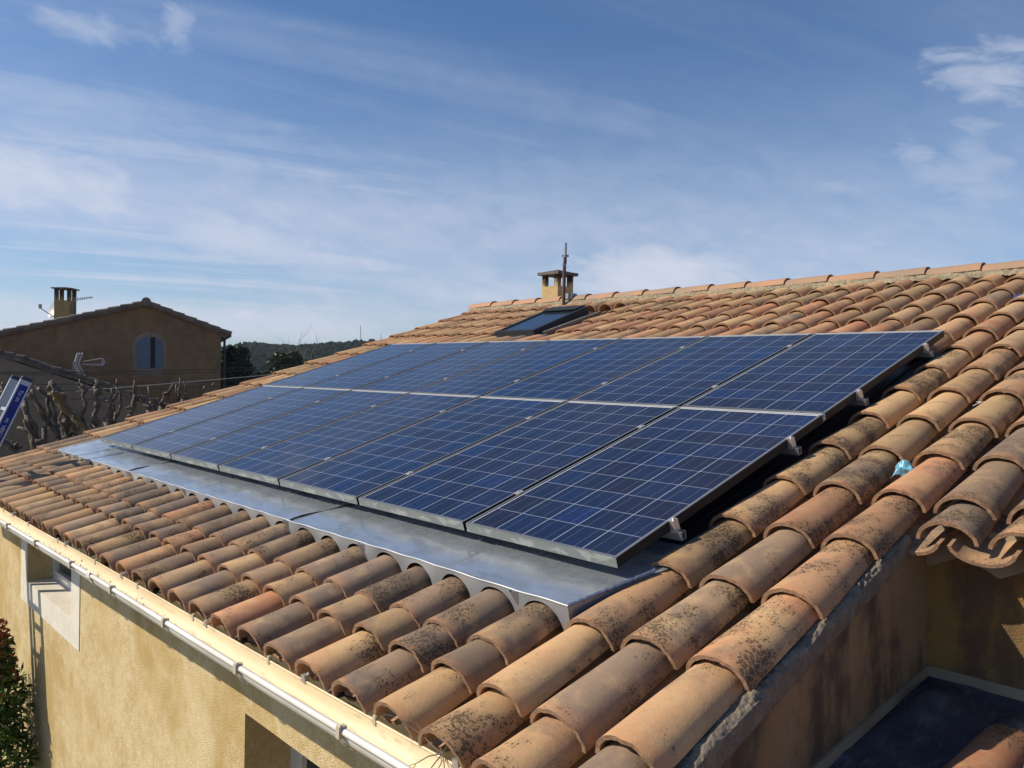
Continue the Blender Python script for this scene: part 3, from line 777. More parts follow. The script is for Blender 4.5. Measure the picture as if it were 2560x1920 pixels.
# ------------------------------------------------------------------ skylight
x0, x1, y0, y1 = SKY
sk = MB()
def SP(x, y, z): return P(x, y, ZC + z)
lo0, lo1, up0, up1 = -.06, .045, -.06, .13
def ring(mb, x0, x1, y0, y1, w_, zb, za, zb2, za2):
    def Z(y, lo_, hi_): f = (y - y0) / (y1 - y0); return lo_ + (hi_ - lo_) * f
    def bx(xa, xb, ya, yb): mb.hexa([SP(xa, ya, Z(ya, zb, zb2)), SP(xb, ya, Z(ya, zb, zb2)), SP(xb, yb, Z(yb, zb, zb2)), SP(xa, yb, Z(yb, zb, zb2)), SP(xa, ya, Z(ya, za, za2)), SP(xb, ya, Z(ya, za, za2)), SP(xb, yb, Z(yb, za, za2)), SP(xa, yb, Z(yb, za, za2))])
    bx(x0, x0 + w_, y0, y1); bx(x1 - w_, x1, y0, y1); bx(x0 + w_, x1 - w_, y0, y0 + w_); bx(x0 + w_, x1 - w_, y1 - w_, y1)
ring(sk, x0 + .06, x1 - .1, y0 + .04, y1, .05, -.10, -.012, -.10, .035)
ring(sk, x0 + .065, x1 - .105, y0 + .045, y1 - .005, .042, -.012, .0, .035, .048)
skl = sk.build('skylight', M_grey, house); skl['label'] = 'dark framed roof window just below the ridge'
g = MB(); g.quad(SP(x0 + .10, y0 + .08, -.010), SP(x1 - .14, y0 + .08, -.010), SP(x1 - .14, y1 - .04, .036), SP(x0 + .10, y1 - .04, .036)); g.build('pane', mat('skylight_glass', (.02, .03, .05), .06, 0), skl)
g = MB(); g.box(x0 + .1, x1 - .16, y1 - .15, y1 + .03, .047, .062, SP); g.build('top_cover', M_grey, skl)
g = MB(); g.box(x0 - .02, x1 + .05, y0 - .07, y1 + .03, -.075, -.066, SP); g.box(x1 - .02, x1 + .04, y0 + .1, y1 + .02, -.066, -.03, SP)
g.build('flashing', mat('lead_grey', (.16, .17, .19), .5, .4), skl)
g = MB(); g.grid(lambda u, v: SP(x1 + .03 + v * .05, y0 + .02 + u * (y1 - y0), -.05 + .035 * math.sin(v * 3.1) + .012 * noise.noise(Vector((u * 40, v * 5, 0)))), 60, 5, True)
g.build('mortar_strip', M_gmortar, skl, smooth=True)

# ------------------------------------------------------------------ chimney beyond the ridge
cc = at(1393, 760, 12.6); cs = .27
def chimney(parent, cx, cy, zb, zt_, hw, body_m, cap_m, open_h=.32, soot=None, cap_over=.12, yaw=0.0):
    m_ = MB(); Rz = Matrix.Rotation(yaw, 3, 'Z')
    def F(x, y, z): v_ = Rz @ Vector((x, y, 0)); return Vector((cx + v_.x, cy + v_.y, z))
    zo = zt_ - open_h; wpost = hw * .42
    m_.box(-hw, hw, -hw, hw, zb, zo, F)
    for sx_ in (-1, 1):
        for sy_ in (-1, 1):
            xa, xb = (sx_ * hw, sx_ * (hw - wpost)); ya, yb = (sy_ * hw, sy_ * (hw - wpost))
            m_.box(min(xa, xb), max(xa, xb), min(ya, yb), max(ya, yb), zo, zt_, F)
    ch = m_.build('chimney', body_m, parent)
    c_ = MB(); o = hw + cap_over; c_.box(-o, o, -o, o, zt_, zt_ + .045, F); p = [F(-o * .9, -o * .9, zt_ + .045), F(o * .9, -o * .9, zt_ + .045), F(o * .9, o * .9, zt_ + .045), F(-o * .9, o * .9, zt_ + .045)]
    n0 = len(c_.v); c_.v += p + [F(0, 0, zt_ + .10)]
    for i in range(4): c_.face((n0 + i, n0 + (i + 1) % 4, n0 + 4))
    c_.build('cap', cap_m, ch)
    return ch
def chim_fn(z0, z1, base=((.50, .37, .18), (.42, .30, .145))):
    def fn(t_, b):
        o = obc(t_); n = t_.noise(o, 5, 5, .6); z = t_.sep(o)[2]
        c = t_.mix(t_.map(n, .4, .62), *base)
        s_ = t_.noise(t_.vmath('MULTIPLY', o, (6, 6, 2)), 3, 5, .65)
        k = t_.math('ADD', t_.map(z, z0, z1, 0, 1.05), t_.math('MULTIPLY', t_.math('SUBTRACT', s_, .5), 1.5))
        c = t_.mix(t_.map(k, .30, .72, 0, .93, True), c, (.022, .015, .012))
        t_.put(b.inputs['Base Color'], c); b.inputs['Roughness'].default_value = .95; t_.put(b.inputs['Normal'], t_.bump(t_.noise(o, 60, 4), .4, .01))
    return fn
zt0 = at(1393, 690, 12.6).z
M_chim = mat('chimney_render', fn=chim_fn(zt0 - .26, zt0 + .02))
M_cap = mat('sooty_slab', fn=simple_noise((.13, .10, .085), (.07, .055, .05), 6, .3))
ch = chimney(house, cc.x, cc.y, GZ + 3, at(1393, 690, 12.6).z, .172, M_chim, M_cap, .175, cap_over=.055)
ch['label'] = 'square ochre chimney with openings below a flat sooty cap'
mb = MB(); mb.tube([Vector((cc.x, cc.y, at(1393, 690, 12.6).z - .23)), Vector((cc.x, cc.y, at(1393, 690, 12.6).z - .19))], .08, 10); mb.build('flue', M_cap, ch)

mp = at(1409, 742, 10.6)
mast = thing('mast', 'rusty upright mast on the ridge in front of the ochre chimney', 'mast', mp)
mb = MB(); mb.tube([mp + Vector((0, 0, -.3)), mp + Vector((.004, 0, .42)), mp + Vector((.012, 0, .45)), mp + Vector((.012, 0, .52))], .023, 10); mb.build('lower_tube', M_rust, mast, smooth=True, angle=50, origin=mp)
zt2 = at(1413, 608, 10.6).z
mb = MB(); mb.tube([mp + Vector((.014, 0, .4)), Vector((mp.x + .02, mp.y, zt2))], .016, 10); mb.build('upper_tube', M_galv, mast, smooth=True, angle=50, origin=mp)
zc_ = at(1413, 640, 10.6).z
mb = MB(); mb.tube([Vector((mp.x + .012, mp.y, zc_)) - RIGHT * .035, Vector((mp.x + .012, mp.y, zc_)) + RIGHT * .04], .007, 6); mb.box(mp.x + .03, mp.x + .05, mp.y + .01, mp.y + .03, zc_ - .015, zc_ + .015); mb.box(mp.x - .025, mp.x - .012, mp.y - .03, mp.y - .01, zc_ - .01, zc_ + .015); mb.build('bracket', M_galv, mast, origin=mp)
mb = MB(); mb.box(mp.x - .05, mp.x + .09, mp.y + .06, mp.y + .16, mp.z - .02, mp.z + .05); mb.build('fixing', M_galv, mast, origin=mp)

# ------------------------------------------------------------------ lower lean-to roof at the right, with dark flashing
lt = thing('lean_to_roof', 'low tiled roof with dark blue lead flashing below the side wall', 'lean-to roof', (1.4, .3, -.9))
LS = .11
def lz(y): return -.505 + LS * (y - BY)
mb = MB()
def fl(u, v):
    x = VX + .002 + u * 2.2; y = BY - .002 - v * 3.0
    return (x, y, lz(y) + .02 + .018 * noise.noise(Vector((x * 4, y * 3, 0))) + .008 * noise.noise(Vector((x * 11, y * 9, 3))) - .035 * min(1, u * 5) * 1.0 * (1 if v > .02 else v / .02) + .045 * max(0, 1 - abs(y - .86) / .17) ** .7 * max(0, math.cos((x - 1.03) / .2475 * 2 * math.pi)) ** .8)
mb.grid(fl, 130, 130)
def lead(t_, b):
    o = obc(t_); w_ = t_.add('ShaderNodeTexWave', wave_type='BANDS', bands_direction='X'); t_.put(w_.inputs['Vector'], t_.vmath('ADD', o, t_.vmath('MULTIPLY', t_.noise(o, 2, 3, out='Color'), (.3, .3, .3)))); w_.inputs['Scale'].default_value = 30; w_.inputs['Distortion'].default_value = 3.0
    n = t_.noise(o, 5, 7, .7); sc = t_.noise(t_.vmath('MULTIPLY', o, (14, 4, 4)), 3, 6, .7)
    c = t_.mix(t_.map(n, .45, .68, 0, .9), (.030, .033, .052), (.075, .078, .092)); c = t_.mix(t_.map(sc, .50, .72, 0, .6), c, (.17, .17, .18)); c = t_.mix(t_.math('MULTIPLY', w_.outputs['Fac'], .18), c, (.10, .105, .13))
    t_.put(b.inputs['Base Color'], c); b.inputs['Roughness'].default_value = .72; b.inputs['Metallic'].default_value = .1
    t_.put(b.inputs['Normal'], t_.bump(t_.noise(o, 9, 6, .7), .7, .012))
flo = mb.build('flashing', mat('blue_lead', fn=lead), lt, smooth=True)
mb = MB()
n0 = (VX, 0, 0)
bw = .040
mb.hexa([(VX + .001, -2.0, lz(-2.0) + .022), (VX + .012, -2.0, lz(-2.0) + .022), (VX + .012, BY - .012, lz(BY) + .022), (VX + .001, BY - .012, lz(BY) + .022), (VX + .001, -2.0, lz(-2.0) + bw + .022), (VX + .012, -2.0, lz(-2.0) + bw + .022), (VX + .012, BY - .012, lz(BY) + bw + .022), (VX + .001, BY - .012, lz(BY) + bw + .022)])
mb.hexa([(VX + .001, BY - .0115, lz(BY) + .02), (2.9, BY - .0115, lz(BY) + .02), (2.9, BY - .001, lz(BY) + .02), (VX + .001, BY - .001, lz(BY) + .02), (VX + .001, BY - .0115, lz(BY) + bw + .02), (2.9, BY - .0115, lz(BY) + bw + .02), (2.9, BY - .001, lz(BY) + bw + .02), (VX + .001, BY - .001, lz(BY) + bw + .02)])
mb.build('plaster_band', M_trim, lt)
lt_m = MB(); P_old = P
def P(x, y, z): return Vector((x, y, lz(y) + z))
for k, (xk, zk, ytop) in enumerate(((.80, -.02, .66), (1.03, .055, .84), (1.275, .055, .80), (1.52, .055, .82), (1.765, .055, .8), (2.01, .055, .8), (2.255, .055, .8))):
    for j in range(7):
        cover(lt_m, xk, ytop - .5 - j * .42, zk + .006, L=.5, tone=random.choice((1.0, .95, 1.0)), lich=random.choice((.1, .3, .4)), n=16)
for k in range(7):
    for j in range(7): channel(lt_m, .91 + k * .2475, .3 - j * .42, .0 , tone=.2, lich=.6)
P = P_old
lt_m.build('tiles', [M_tile, M_edge], lt, smooth=True, angle=50)
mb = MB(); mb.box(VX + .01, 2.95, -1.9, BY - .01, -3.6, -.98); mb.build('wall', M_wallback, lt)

# ------------------------------------------------------------------ small things on the roof
OXP, OYP, SXP, SYP = 0.474, 1.332, 0.506, 2.251
org = P(OXP, OYP, ZC - .07)
mb = MB(); ox, oy = OXP, OYP
def scrap(u, v):
    x = ox - .03 + u * .062 + .008 * math.sin(v * 5); y = oy - .045 + v * .10 + u * .04
    return P(x, y, ZC - .075 + .035 * math.sin(u * 3.2 + .3) * (.6 + .4 * math.sin(v * 7)) + .013 * noise.noise(Vector((u * 4, v * 4, 2))) + .004 * noise.noise(Vector((u * 13, v * 12, 4))) + .018 * v)
mb.grid(scrap, 26, 26)
def plas(t_, b): b.inputs['Base Color'].default_value = (.16, .42, .55, 1); b.inputs['Roughness'].default_value = .35
tag(mb.build('plastic_scrap', mat('pale_blue_plastic', fn=plas), smooth=True, origin=org), 'crumpled pale blue plastic scrap caught in a channel between tiles', 'plastic scrap')
org = P(SXP, SYP, ZC - .03)
mb = MB()
q = lambda a, b, c_: P(SXP + a, SYP + b, ZC - .05 + c_)
mb.tube([q(-.025, -.02, 0), q(0, 0, .014), q(.02, .008, .015), q(.022, -.012, 0)], .0014, 5); mb.tube([q(-.02, .02, .01), q(0, .008, .014), q(.02, .01, .012)], .0012, 5)
tag(mb.build('string_knot', mat('white_string', (.75, .75, .75), .7), origin=org), 'knotted bit of white string between two tiles right of the array', 'string')
# shiny metal-rimmed vent at the far right
vp = at(2557, 748, 6.2)
vt = thing('roof_vent', 'shiny rimmed dark roof vent at the right edge among the upper tiles', 'roof vent', vp)
mb = MB(); Nn = 20
for i in range(8):
    pass
mb.grid(lambda u, v: vp + Vector((.11 * math.sin(v * 1.5) * math.cos(u * 6.2832), .11 * math.sin(v * 1.5) * math.sin(u * 6.2832), .085 * math.cos(v * 1.5) - .04)), 24, 8)
mb.build('dome', mat('dark_blue_dome', (.03, .06, .16), .15), vt, smooth=True, origin=vp)
mb = MB(); mb.tube([vp + Vector((.115 * math.cos(a), .115 * math.sin(a), -.035)) for a in [i * math.pi / 12 for i in range(25)]], .013, 8, False); mb.build('rim', M_zincb, vt, smooth=True, origin=vp)

# string of dark lamp holders hung below the eave tiles
cb = thing('light_cable', 'black outdoor cable with round sockets strung under the eave tiles', 'cable', (-3, -.82, -.43))
def ey(x): return sy(-.905 + .0115 * min(0, x)) * ct - (ZC - .09) * st
def ez(x): return (sy(-.905 + .0115 * min(0, x))) * st + (ZC - .09) * ct
mb = MB(); pts = []
xx = .62
sock = [.33, -.53, -.78 - .66, -2.33, -3.1, -3.95, -4.9, -5.9]
pts = [Vector((.62 - i * .06, ey(.62 - i * .06) + .055, ez(.62 - i * .06) - .045 - .018 * abs(math.sin(i * .34)))) for i in range(int(7.6 / .06))]
mb.tube(pts, .0042, 6); mb.build('cord', M_blackp, cb, smooth=True)
for x in sock:
    x = colx(round((colx(0) - x) / PITCH)) + PITCH * .5 - .03
    mb = MB(); c0 = Vector((x, ey(x) + .028, ez(x) - .012))
    mb.tube([c0 + Vector((0, .021 * math.cos(a), .019 * math.sin(a))) for a in [i * math.pi / 8 for i in range(17)]], .007, 6, False)
    mb.tube([c0 + Vector((.004, 0, -.01)), c0 + Vector((.035, .0, .008))], .014, 8)
    mb.tube([c0 + Vector((.02, 0, 0)), c0 + Vector((.12, .03, .0))], .0035, 5)
    mb.build('socket', M_blackp, cb, smooth=True)
for x in (.12, -.72, -1.55, -2.6, -3.6, -4.9):
    c0 = Vector((x, gy(x) + 2 * GR + .004, GZc + .012)); mb = MB()
    mb.box(c0.x - .012, c0.x + .012, c0.y - .010, c0.y + .010, c0.z - .014, c0.z + .012); mb.tube([c0, c0 + Vector((.008, .012, .018))], .005, 6)
    mb.build('clip', M_clamp, cb)

# dead twig hanging in the gutter
tp = Vector((.06, gy(.06) + 2 * GR, GZc + .02)); mb = MB(); rnd = random.Random(3)
def twig(p, dvec, L, r_, dep):
    n = 4; pts = [p]
    for i in range(n):
        dvec = (dvec + Vector((rnd.uniform(-.35, .35), rnd.uniform(-.3, .3), rnd.uniform(-.35, .25)))).normalized(); p = p + dvec * L / n; pts.append(p)
        if dep and i: twig(p, (dvec + Vector((rnd.uniform(-.9, .9), rnd.uniform(-.6, .3), rnd.uniform(-.5, .3)))).normalized(), L * .55, r_ * .6, dep - 1)
    mb.tube(pts, [r_ * (1 - .18 * i) for i in range(len(pts))], 5)
for dv in ((-.4, -.5, -.1), (.1, -.7, -.15), (-.7, -.2, .25), (.5, -.4, -.1)): twig(tp, Vector(dv).normalized(), .17, .0022, 2)
twig(tp, Vector((.2, .1, .9)).normalized(), .09, .0016, 1)
tag(mb.build('twig', mat('dry_twig', (.17, .13, .10), .9), origin=tp), 'dry branching twig lying across the near end of the gutter', 'twig')
# leaf litter in the gutter
mb = MB()
for i in range(1500):
    f = random.gauss(0, 1); x = -3.0 + f * .75
    if not -5.6 < x < -.9: continue
    ang = R(random.gauss(-68, 20)); q = (math.sin(ang) * GR * .9, -math.cos(ang) * GR * .93)
    p = gpt(x, q, .003); L = random.uniform(.004, .016); a = random.uniform(0, 6.28); v_ = Vector((math.cos(a), .5 * math.sin(a), .5 * math.sin(a))) * L; w_ = Vector((-math.sin(a), .4 * math.cos(a), random.uniform(-.2, .5))).normalized() * L * .3
    mb.quad(p - v_, p + w_, p + v_, p - w_)
tag(mb.build('leaf_litter', mat('grey_litter', (.10, .085, .075), .95)), 'grey leaf litter and pine needles lying in the gutter', 'leaf litter', kind='stuff')

# ------------------------------------------------------------------ ladder leaning on the gutter
def ladder():
    al = R(23); ld_ = Vector((0, math.sin(al), math.cos(al))); nrm = Vector((0, -math.cos(al), math.sin(al)))
    xR, xL = -5.96, -6.34; foot = Vector((xR, -1.03, -.47)) - ld_ * (3.13 / math.cos(al)); top = 1.07 + 3.13 / math.cos(al)
    Lr = thing('ladder', 'aluminium ladder with blue label leaning on the gutter at the far left end', 'ladder', foot)
    mA = mat('ladder_aluminium', (.42, .45, .50), .4, .6)
    for x, s_ in ((xR, 1), (xL, -1)):
        mb = MB()
        def B(x0, x1, d0, d1, s0=0, s1=None):
            s1 = top if s1 is None else s1; b0 = Vector((0, foot.y, foot.z))
            mb.hexa([b0 + Vector((xx, 0, 0)) + nrm * dd + ld_ * ss for ss in (s0, s1) for xx, dd in ((x0, d0), (x1, d0), (x1, d1), (x0, d1))])
        B(x - .004, x + .004, -.045, .045); B(x - .0239, x - .0041, -.045, -.038); B(x - .0239, x - .0041, .038, .045); B(x + .0041, x + .007, -.045, -.034); B(x + .0041, x + .007, .034, .045)
        if s_ == 1: mb.tube([foot + ld_ * 1.0 + Vector((.005, 0, 0)), foot + ld_ * 1.0 + Vector((.006, 0, 0))], .004, 6)
        st_ = mb.build('stile', mA, Lr)
        cp = MB(); b0 = Vector((0, foot.y, foot.z))
        cp.hexa([b0 + Vector((xx, 0, 0)) + nrm * dd + ld_ * ss for ss, k_ in ((top, 1), (top + .03, .8)) for xx, dd in ((x - .026, -.048 * k_), (x + .010, -.048 * k_), (x + .010, .048 * k_), (x - .026, .048 * k_))])
        cp.build('end_cap', mat('navy_plastic', (.01, .015, .06), .4), st_)
        if s_ == 1:
            lb = MB(); b0 = Vector((0, foot.y, foot.z)); xx = x + .0048
            lb.hexa([b0 + Vector((xa, 0, 0)) + nrm * dd + ld_ * ss for ss in (top - 1.5, top - .04) for xa, dd in ((xx - .0005, -.033), (xx, -.033), (xx, .033), (xx - .0005, .033))])
            lb.build('label', mat('blue_label', (.015, .03, .24), .5, 0, spec=.2), st_)
            for i, (sv_, txt, sz) in enumerate(((top - .11, 'TU', .038), (top - .17, '(III)', .03), (top - .36, '(III)', .03), (top - .46, 'VESCA', .038), (top - .72, 'VDEBCA', .038), (top - 1.0, 'VESCA', .038))):
                cu = bpy.data.curves.new('lettering', 'FONT'); cu.body = txt; cu.size = sz; cu.extrude = .0004; cu.align_x = 'CENTER'; cu.align_y = 'CENTER'
                tmp = bpy.data.objects.new('tmp', cu); C.objects.link(tmp); bpy.context.view_layer.update()
                me = bpy.data.meshes.new_from_object(tmp.evaluated_get(bpy.context.evaluated_depsgraph_get())); bpy.data.objects.remove(tmp)
                o = bpy.data.objects.new('lettering', me); me.materials.append(M_pvc); C.objects.link(o)
                ax = -ld_; ay = ax.cross(Vector((1, 0, 0))) * -1; az_ = Vector((1, 0, 0)); ay = az_.cross(ax)
                mm = Matrix.Identity(4); pos = b0 + Vector((xx + .0012, 0, 0)) + ld_ * sv_
                for r in range(3): mm[r][0] = ax[r]; mm[r][1] = ay[r]; mm[r][2] = az_[r]; mm[r][3] = pos[r]
                o.parent = st_; o.matrix_world = mm; o.matrix_parent_inverse = Matrix.Identity(4)
                mm2 = mm.copy(); pw = parent_world(st_)
                for r in range(3): mm2[r][3] -= pw[r]
                o.matrix_basis = mm2
            for sv_ in (top - .27, top - .55, top - .83, top - 1.11):
                pl = MB(); c0 = b0 + Vector((xx + .001, 0, 0)) + ld_ * sv_; pl.tube([c0, c0 + Vector((.003, 0, 0))], .013, 10); pl.build('rung_end', M_blackp, st_)
    for x, s_ in ((xR - .052, 1), (xL + .052, -1)):
        mb = MB(); b0 = Vector((0, foot.y, foot.z)) + nrm * .085; t2 = top - .95
        for (xa, xb, da, db) in ((x - .004, x + .004, -.04, .04), (x - .022, x - .0041, -.04, -.034), (x - .022, x - .0041, .034, .04)):
            mb.hexa([b0 + Vector((xx, 0, 0)) + nrm * dd + ld_ * ss for ss in (0, t2) for xx, dd in ((xa, da), (xb, da), (xb, db), (xa, db))])
        mb.build('inner_stile', mA, Lr)
    n = int(top / .28)
    for i in range(n):
        mb = MB(); sv_ = top - .27 - i * .28
        if sv_ < .1: break
        c0 = Vector((0, foot.y, foot.z)) + ld_ * sv_
        mb.hexa([c0 + Vector((xx, 0, 0)) + nrm * dd + ld_ * ss for ss in (-.014, .014) for xx, dd in ((xL + .005, -.014), (xR - .005, -.014), (xR - .005, .014), (xL + .005, .014))])
        mb.build('rung', mA, Lr)
        if i > 3:
            mb = MB(); c1 = c0 + nrm * .085 - ld_ * .07
            mb.hexa([c1 + Vector((xx, 0, 0)) + nrm * dd + ld_ * ss for ss in (-.014, .014) for xx, dd in ((xL + .05, -.014), (xR - .05, -.014), (xR - .05, .014), (xL + .05, .014))]); mb.build('rung', mA, Lr)
ladder()

# ------------------------------------------------------------------ leaves
def leafball(mb, c, r, n, size, rng, flat=1.0, hollow=.45, tones=None):
    for _ in range(n):
        d_ = Vector((rng.gauss(0, 1), rng.gauss(0, 1), rng.gauss(0, 1))).normalized() * r * (hollow + (1 - hollow) * rng.random() ** .5)
        d_.z *= flat; p = Vector(c) + d_; s_ = size * rng.uniform(.6, 1.35)
        a = Vector((rng.gauss(0, 1), rng.gauss(0, 1), rng.gauss(0, .6))).normalized(); b = a.orthogonal().normalized(); b = (b + a.cross(b) * rng.uniform(-1, 1)).normalized()
        mb.c = (rng.random(), rng.random(), 0)
        mb.quad(p - a * s_, p + b * s_ * .38, p + a * s_, p - b * s_ * .38)
def leaf_mat(name, c1, c2, c3):
    def fn(t_, b):
        r = t_.sep(t_.add('ShaderNodeAttribute', attribute_name='tile').outputs['Color'])
        t_.put(b.inputs['Base Color'], t_.ramp(r[0], [(0, c1), (.6, c2), (1, c3)])); b.inputs['Roughness'].default_value = .5; b.inputs['Specular IOR Level'].default_value = .35
    return mat(name, fn=fn)
M_leaf = leaf_mat('glossy_leaf', (.02, .055, .012), (.05, .12, .02), (.20, .26, .04))
M_red = leaf_mat('red_leaf', (.20, .03, .015), (.35, .06, .02), (.42, .12, .04))
M_bark = mat('brown_bark', fn=simple_noise((.11, .085, .06), (.06, .045, .035), 12, .6, .01))
rng = random.Random(11)
SH = Vector((-.72, .14, -.16)); sb = Vector((-4.9, -1.0, GZ)) + SH; shrub = thing('photinia_shrub', 'glossy green shrub with red shoot tips against the ochre wall', 'shrub', sb)
mb = MB()
for (x, y, z, r_, n) in ((-4.80, -1.0, -2.08, .18, 500), (-4.85, -1.0, -1.85, .20, 500), (-5.0, -1.0, -1.68, .16, 300), (-4.75, -1.0, -2.35, .26, 700), (-4.95, -1.0, -2.2, .34, 900), (-4.9, -1.0, -2.8, .4, 900),
                         (-4.93, -.97, -1.45, .09, 170), (-4.94, -.97, -1.58, .11, 200), (-5.1, -1.0, -1.9, .3, 500)):
    leafball(mb, Vector((x, y, z)) + SH, r_, n, .034, rng)
mb.m = 1
for (x, y, z, r_, n) in ((-4.93, -.97, -1.36, .06, 70), (-4.92, -.97, -1.44, .08, 80), (-4.94, -.97, -1.28, .04, 40), (-4.9, -.97, -1.56, .11, 60), (-4.88, -1.0, -1.66, .14, 60), (-4.97, -1.0, -1.75, .2, 60)): leafball(mb, Vector((x, y, z)) + SH, r_, n, .026, rng)
mb.build('foliage', [M_leaf, M_red], shrub)
mb = MB()
for i in range(7): mb.tube([sb + Vector((rng.uniform(-.1, .1), rng.uniform(-.05, .05), 0)), sb + Vector((rng.uniform(-.1, .15), 0, 1.0)), sb + Vector((rng.uniform(-.05, .2), rng.uniform(-.05, .05), rng.uniform(1.4, 1.75)))], [.02, .014, .006], 6)
mb.tube([sb, sb + Vector((0, .02, 1.6)), sb + Vector((-.03, .03, 2.3))], [.02, .012, .004], 6)
mb.build('stems', M_bark, shrub)

# ------------------------------------------------------------------ pollarded trees left of the gable
M_poll = mat('knobbly_bark', fn=simple_noise((.15, .115, .085), (.05, .037, .027), 8, .9, .02))
M_lich = mat('lichened_bark', fn=simple_noise((.19, .12, .035), (.08, .055, .03), 9, .7, .012))
def limb(mb, pts, r0, r1, rng, dep=12.0, knobs=True):
    """pts in photograph pixels with depth jitter"""
    q = [at(x, y, dep + dd) for x, y, dd in pts]; out = []; rad = []
    for i in range(len(q) - 1):
        n = max(2, int((q[i + 1] - q[i]).length / .045))
        for j in range(n):
            f = j / n; p = q[i].lerp(q[i + 1], f); p = p + Vector((noise.noise(p * 7), noise.noise(p * 7 + Vector((9, 0, 0))), 0)) * .035
            out.append(p); g = (i + f) / (len(q) - 1); rr = r0 + (r1 - r0) * g
            if knobs: rr *= .72 + 1.35 * max(0, noise.noise(p * 11 + Vector((3, 3, 3)))) + .55 * max(0, noise.noise(p * 26)) + .2 * noise.noise(p * 41)
            rad.append(rr)
    out.append(q[-1]); rad.append(r1)
    mb.tube(out, rad, 9)
    if knobs:
        for k in range(9):
            i = rng.randrange(len(out)); dv = Vector((rng.uniform(-1, 1), rng.uniform(-1, 1), rng.uniform(-.2, .9))).normalized()
            mb.tube([out[i], out[i] + dv * rad[i] * 1.1, out[i] + dv * rad[i] * 1.9], [rad[i] * .6, rad[i] * .5, rad[i] * .2], 6)
P1 = [([(170, 1190, 0), (165, 1120, 0), (140, 1080, .1), (120, 1060, .1), (90, 1010, 0), (72, 985, 0)], .11, .06), ([(135, 1180, 0), (110, 1110, 0), (75, 1075, 0), (45, 1070, 0)], .10, .05),
      ([(180, 1150, 0), (150, 1095, .2), (140, 1090, .2), (118, 1050, .2), (100, 1020, .2), (84, 985, .2), (78, 975, .2)], .05, .03),
      ([(110, 1070, 0), (130, 1040, .1), (118, 990, .1), (95, 970, .1)], .05, .04), ([(92, 1140, -.1), (78, 1090, -.1), (60, 1050, -.1)], .055, .03),
      ([(60, 1180, 0), (45, 1140, 0), (20, 1110, 0), (0, 1100, 0)], .10, .07), ([(95, 1110, 0), (85, 1060, 0), (60, 1020, 0), (40, 1000, 0), (12, 985, 0), (3, 965, 0)], .07, .03),
      ([(60, 1000, 0), (50, 980, 0), (45, 960, 0)], .05, .03)]
P2 = [([(165, 1100, 0), (170, 1040, 0), (150, 1000, 0), (145, 985, 0), (130, 955, 0), (122, 975, 0)], .13, .07), ([(150, 1120, .1), (142, 1060, .1), (135, 1020, .1), (128, 990, .1), (130, 968, .1)], .06, .05),
      ([(175, 1110, -.1), (160, 1075, -.1), (150, 1050, -.1), (158, 1020, -.1), (148, 1000, -.1)], .045, .03), ([(190, 1090, 0), (183, 1060, 0), (160, 1040, 0)], .05, .03)]
P2y = [([(225, 1100, -.2), (212, 1065, -.2), (185, 1045, -.2), (160, 1020, -.2), (150, 995, -.2), (146, 985, -.2)], .045, .07)]
P3 = [([(205, 1045, 0), (215, 1010, 0), (205, 990, 0), (212, 975, 0), (200, 962, 0)], .04, .055), ([(235, 1060, 0), (243, 1010, 0), (240, 990, 0), (246, 975, 0), (240, 966, 0)], .06, .075),
      ([(172, 1090, .1), (190, 1080, .1), (200, 1060, .1), (185, 1045, .1)], .04, .03), ([(268, 1055, 0), (275, 1030, 0), (278, 1000, 0), (262, 1000, 0)], .07, .055), ([(284, 1050, .1), (300, 1030, .1), (302, 1000, .1), (298, 972, .1)], .05, .045),
      ([(290, 1030, .1), (283, 1000, .1), (289, 985, .1), (292, 965, .1)], .03, .03)]
P4 = [([(322, 1045, 0), (335, 1010, 0), (338, 985, 0)], .06, .05), ([(390, 1040, 0), (382, 1015, 0), (376, 1018, 0), (357, 1010, 0), (352, 995, 0)], .06, .05), ([(372, 1025, 0), (380, 1005, 0), (388, 1000, 0)], .05, .05),
      ([(405, 1015, 0), (410, 995, 0), (420, 985, 0)], .06, .05), ([(445, 1000, 0), (447, 978, 0), (450, 970, 0)], .03, .03), ([(460, 998, 0), (470, 990, 0)], .05, .05)]
shoots = {1: [(3, 965, 8, 955), (12, 985, -5, 975)], 2: [(130, 960, 122, 955), (138, 970, 140, 958)], 3: [(202, 962, 200, 948), (240, 966, 238, 950), (244, 966, 246, 950), (292, 965, 292, 948), (278, 995, 278, 970)],
          4: [(336, 990, 337, 950), (344, 1005, 340, 965), (382, 1000, 370, 965), (420, 985, 435, 955), (447, 975, 450, 945), (440, 990, 440, 960), (466, 990, 458, 952), (466, 990, 465, 965), (512, 975, 513, 965), (533, 965, 535, 958)]}
rng = random.Random(5)
tr_lab = {1: 'knobbly pollarded tree standing nearest the ladder', 2: 'thick pollarded tree with a yellow lichened slanting limb', 3: 'pollarded tree with slim upright knuckled limbs before the low gable', 4: 'pollarded tree whose stub tops just clear the roof edge'}
tbase = {1: (110, 1330), 2: (185, 1330), 3: (275, 1330), 4: (390, 1330)}
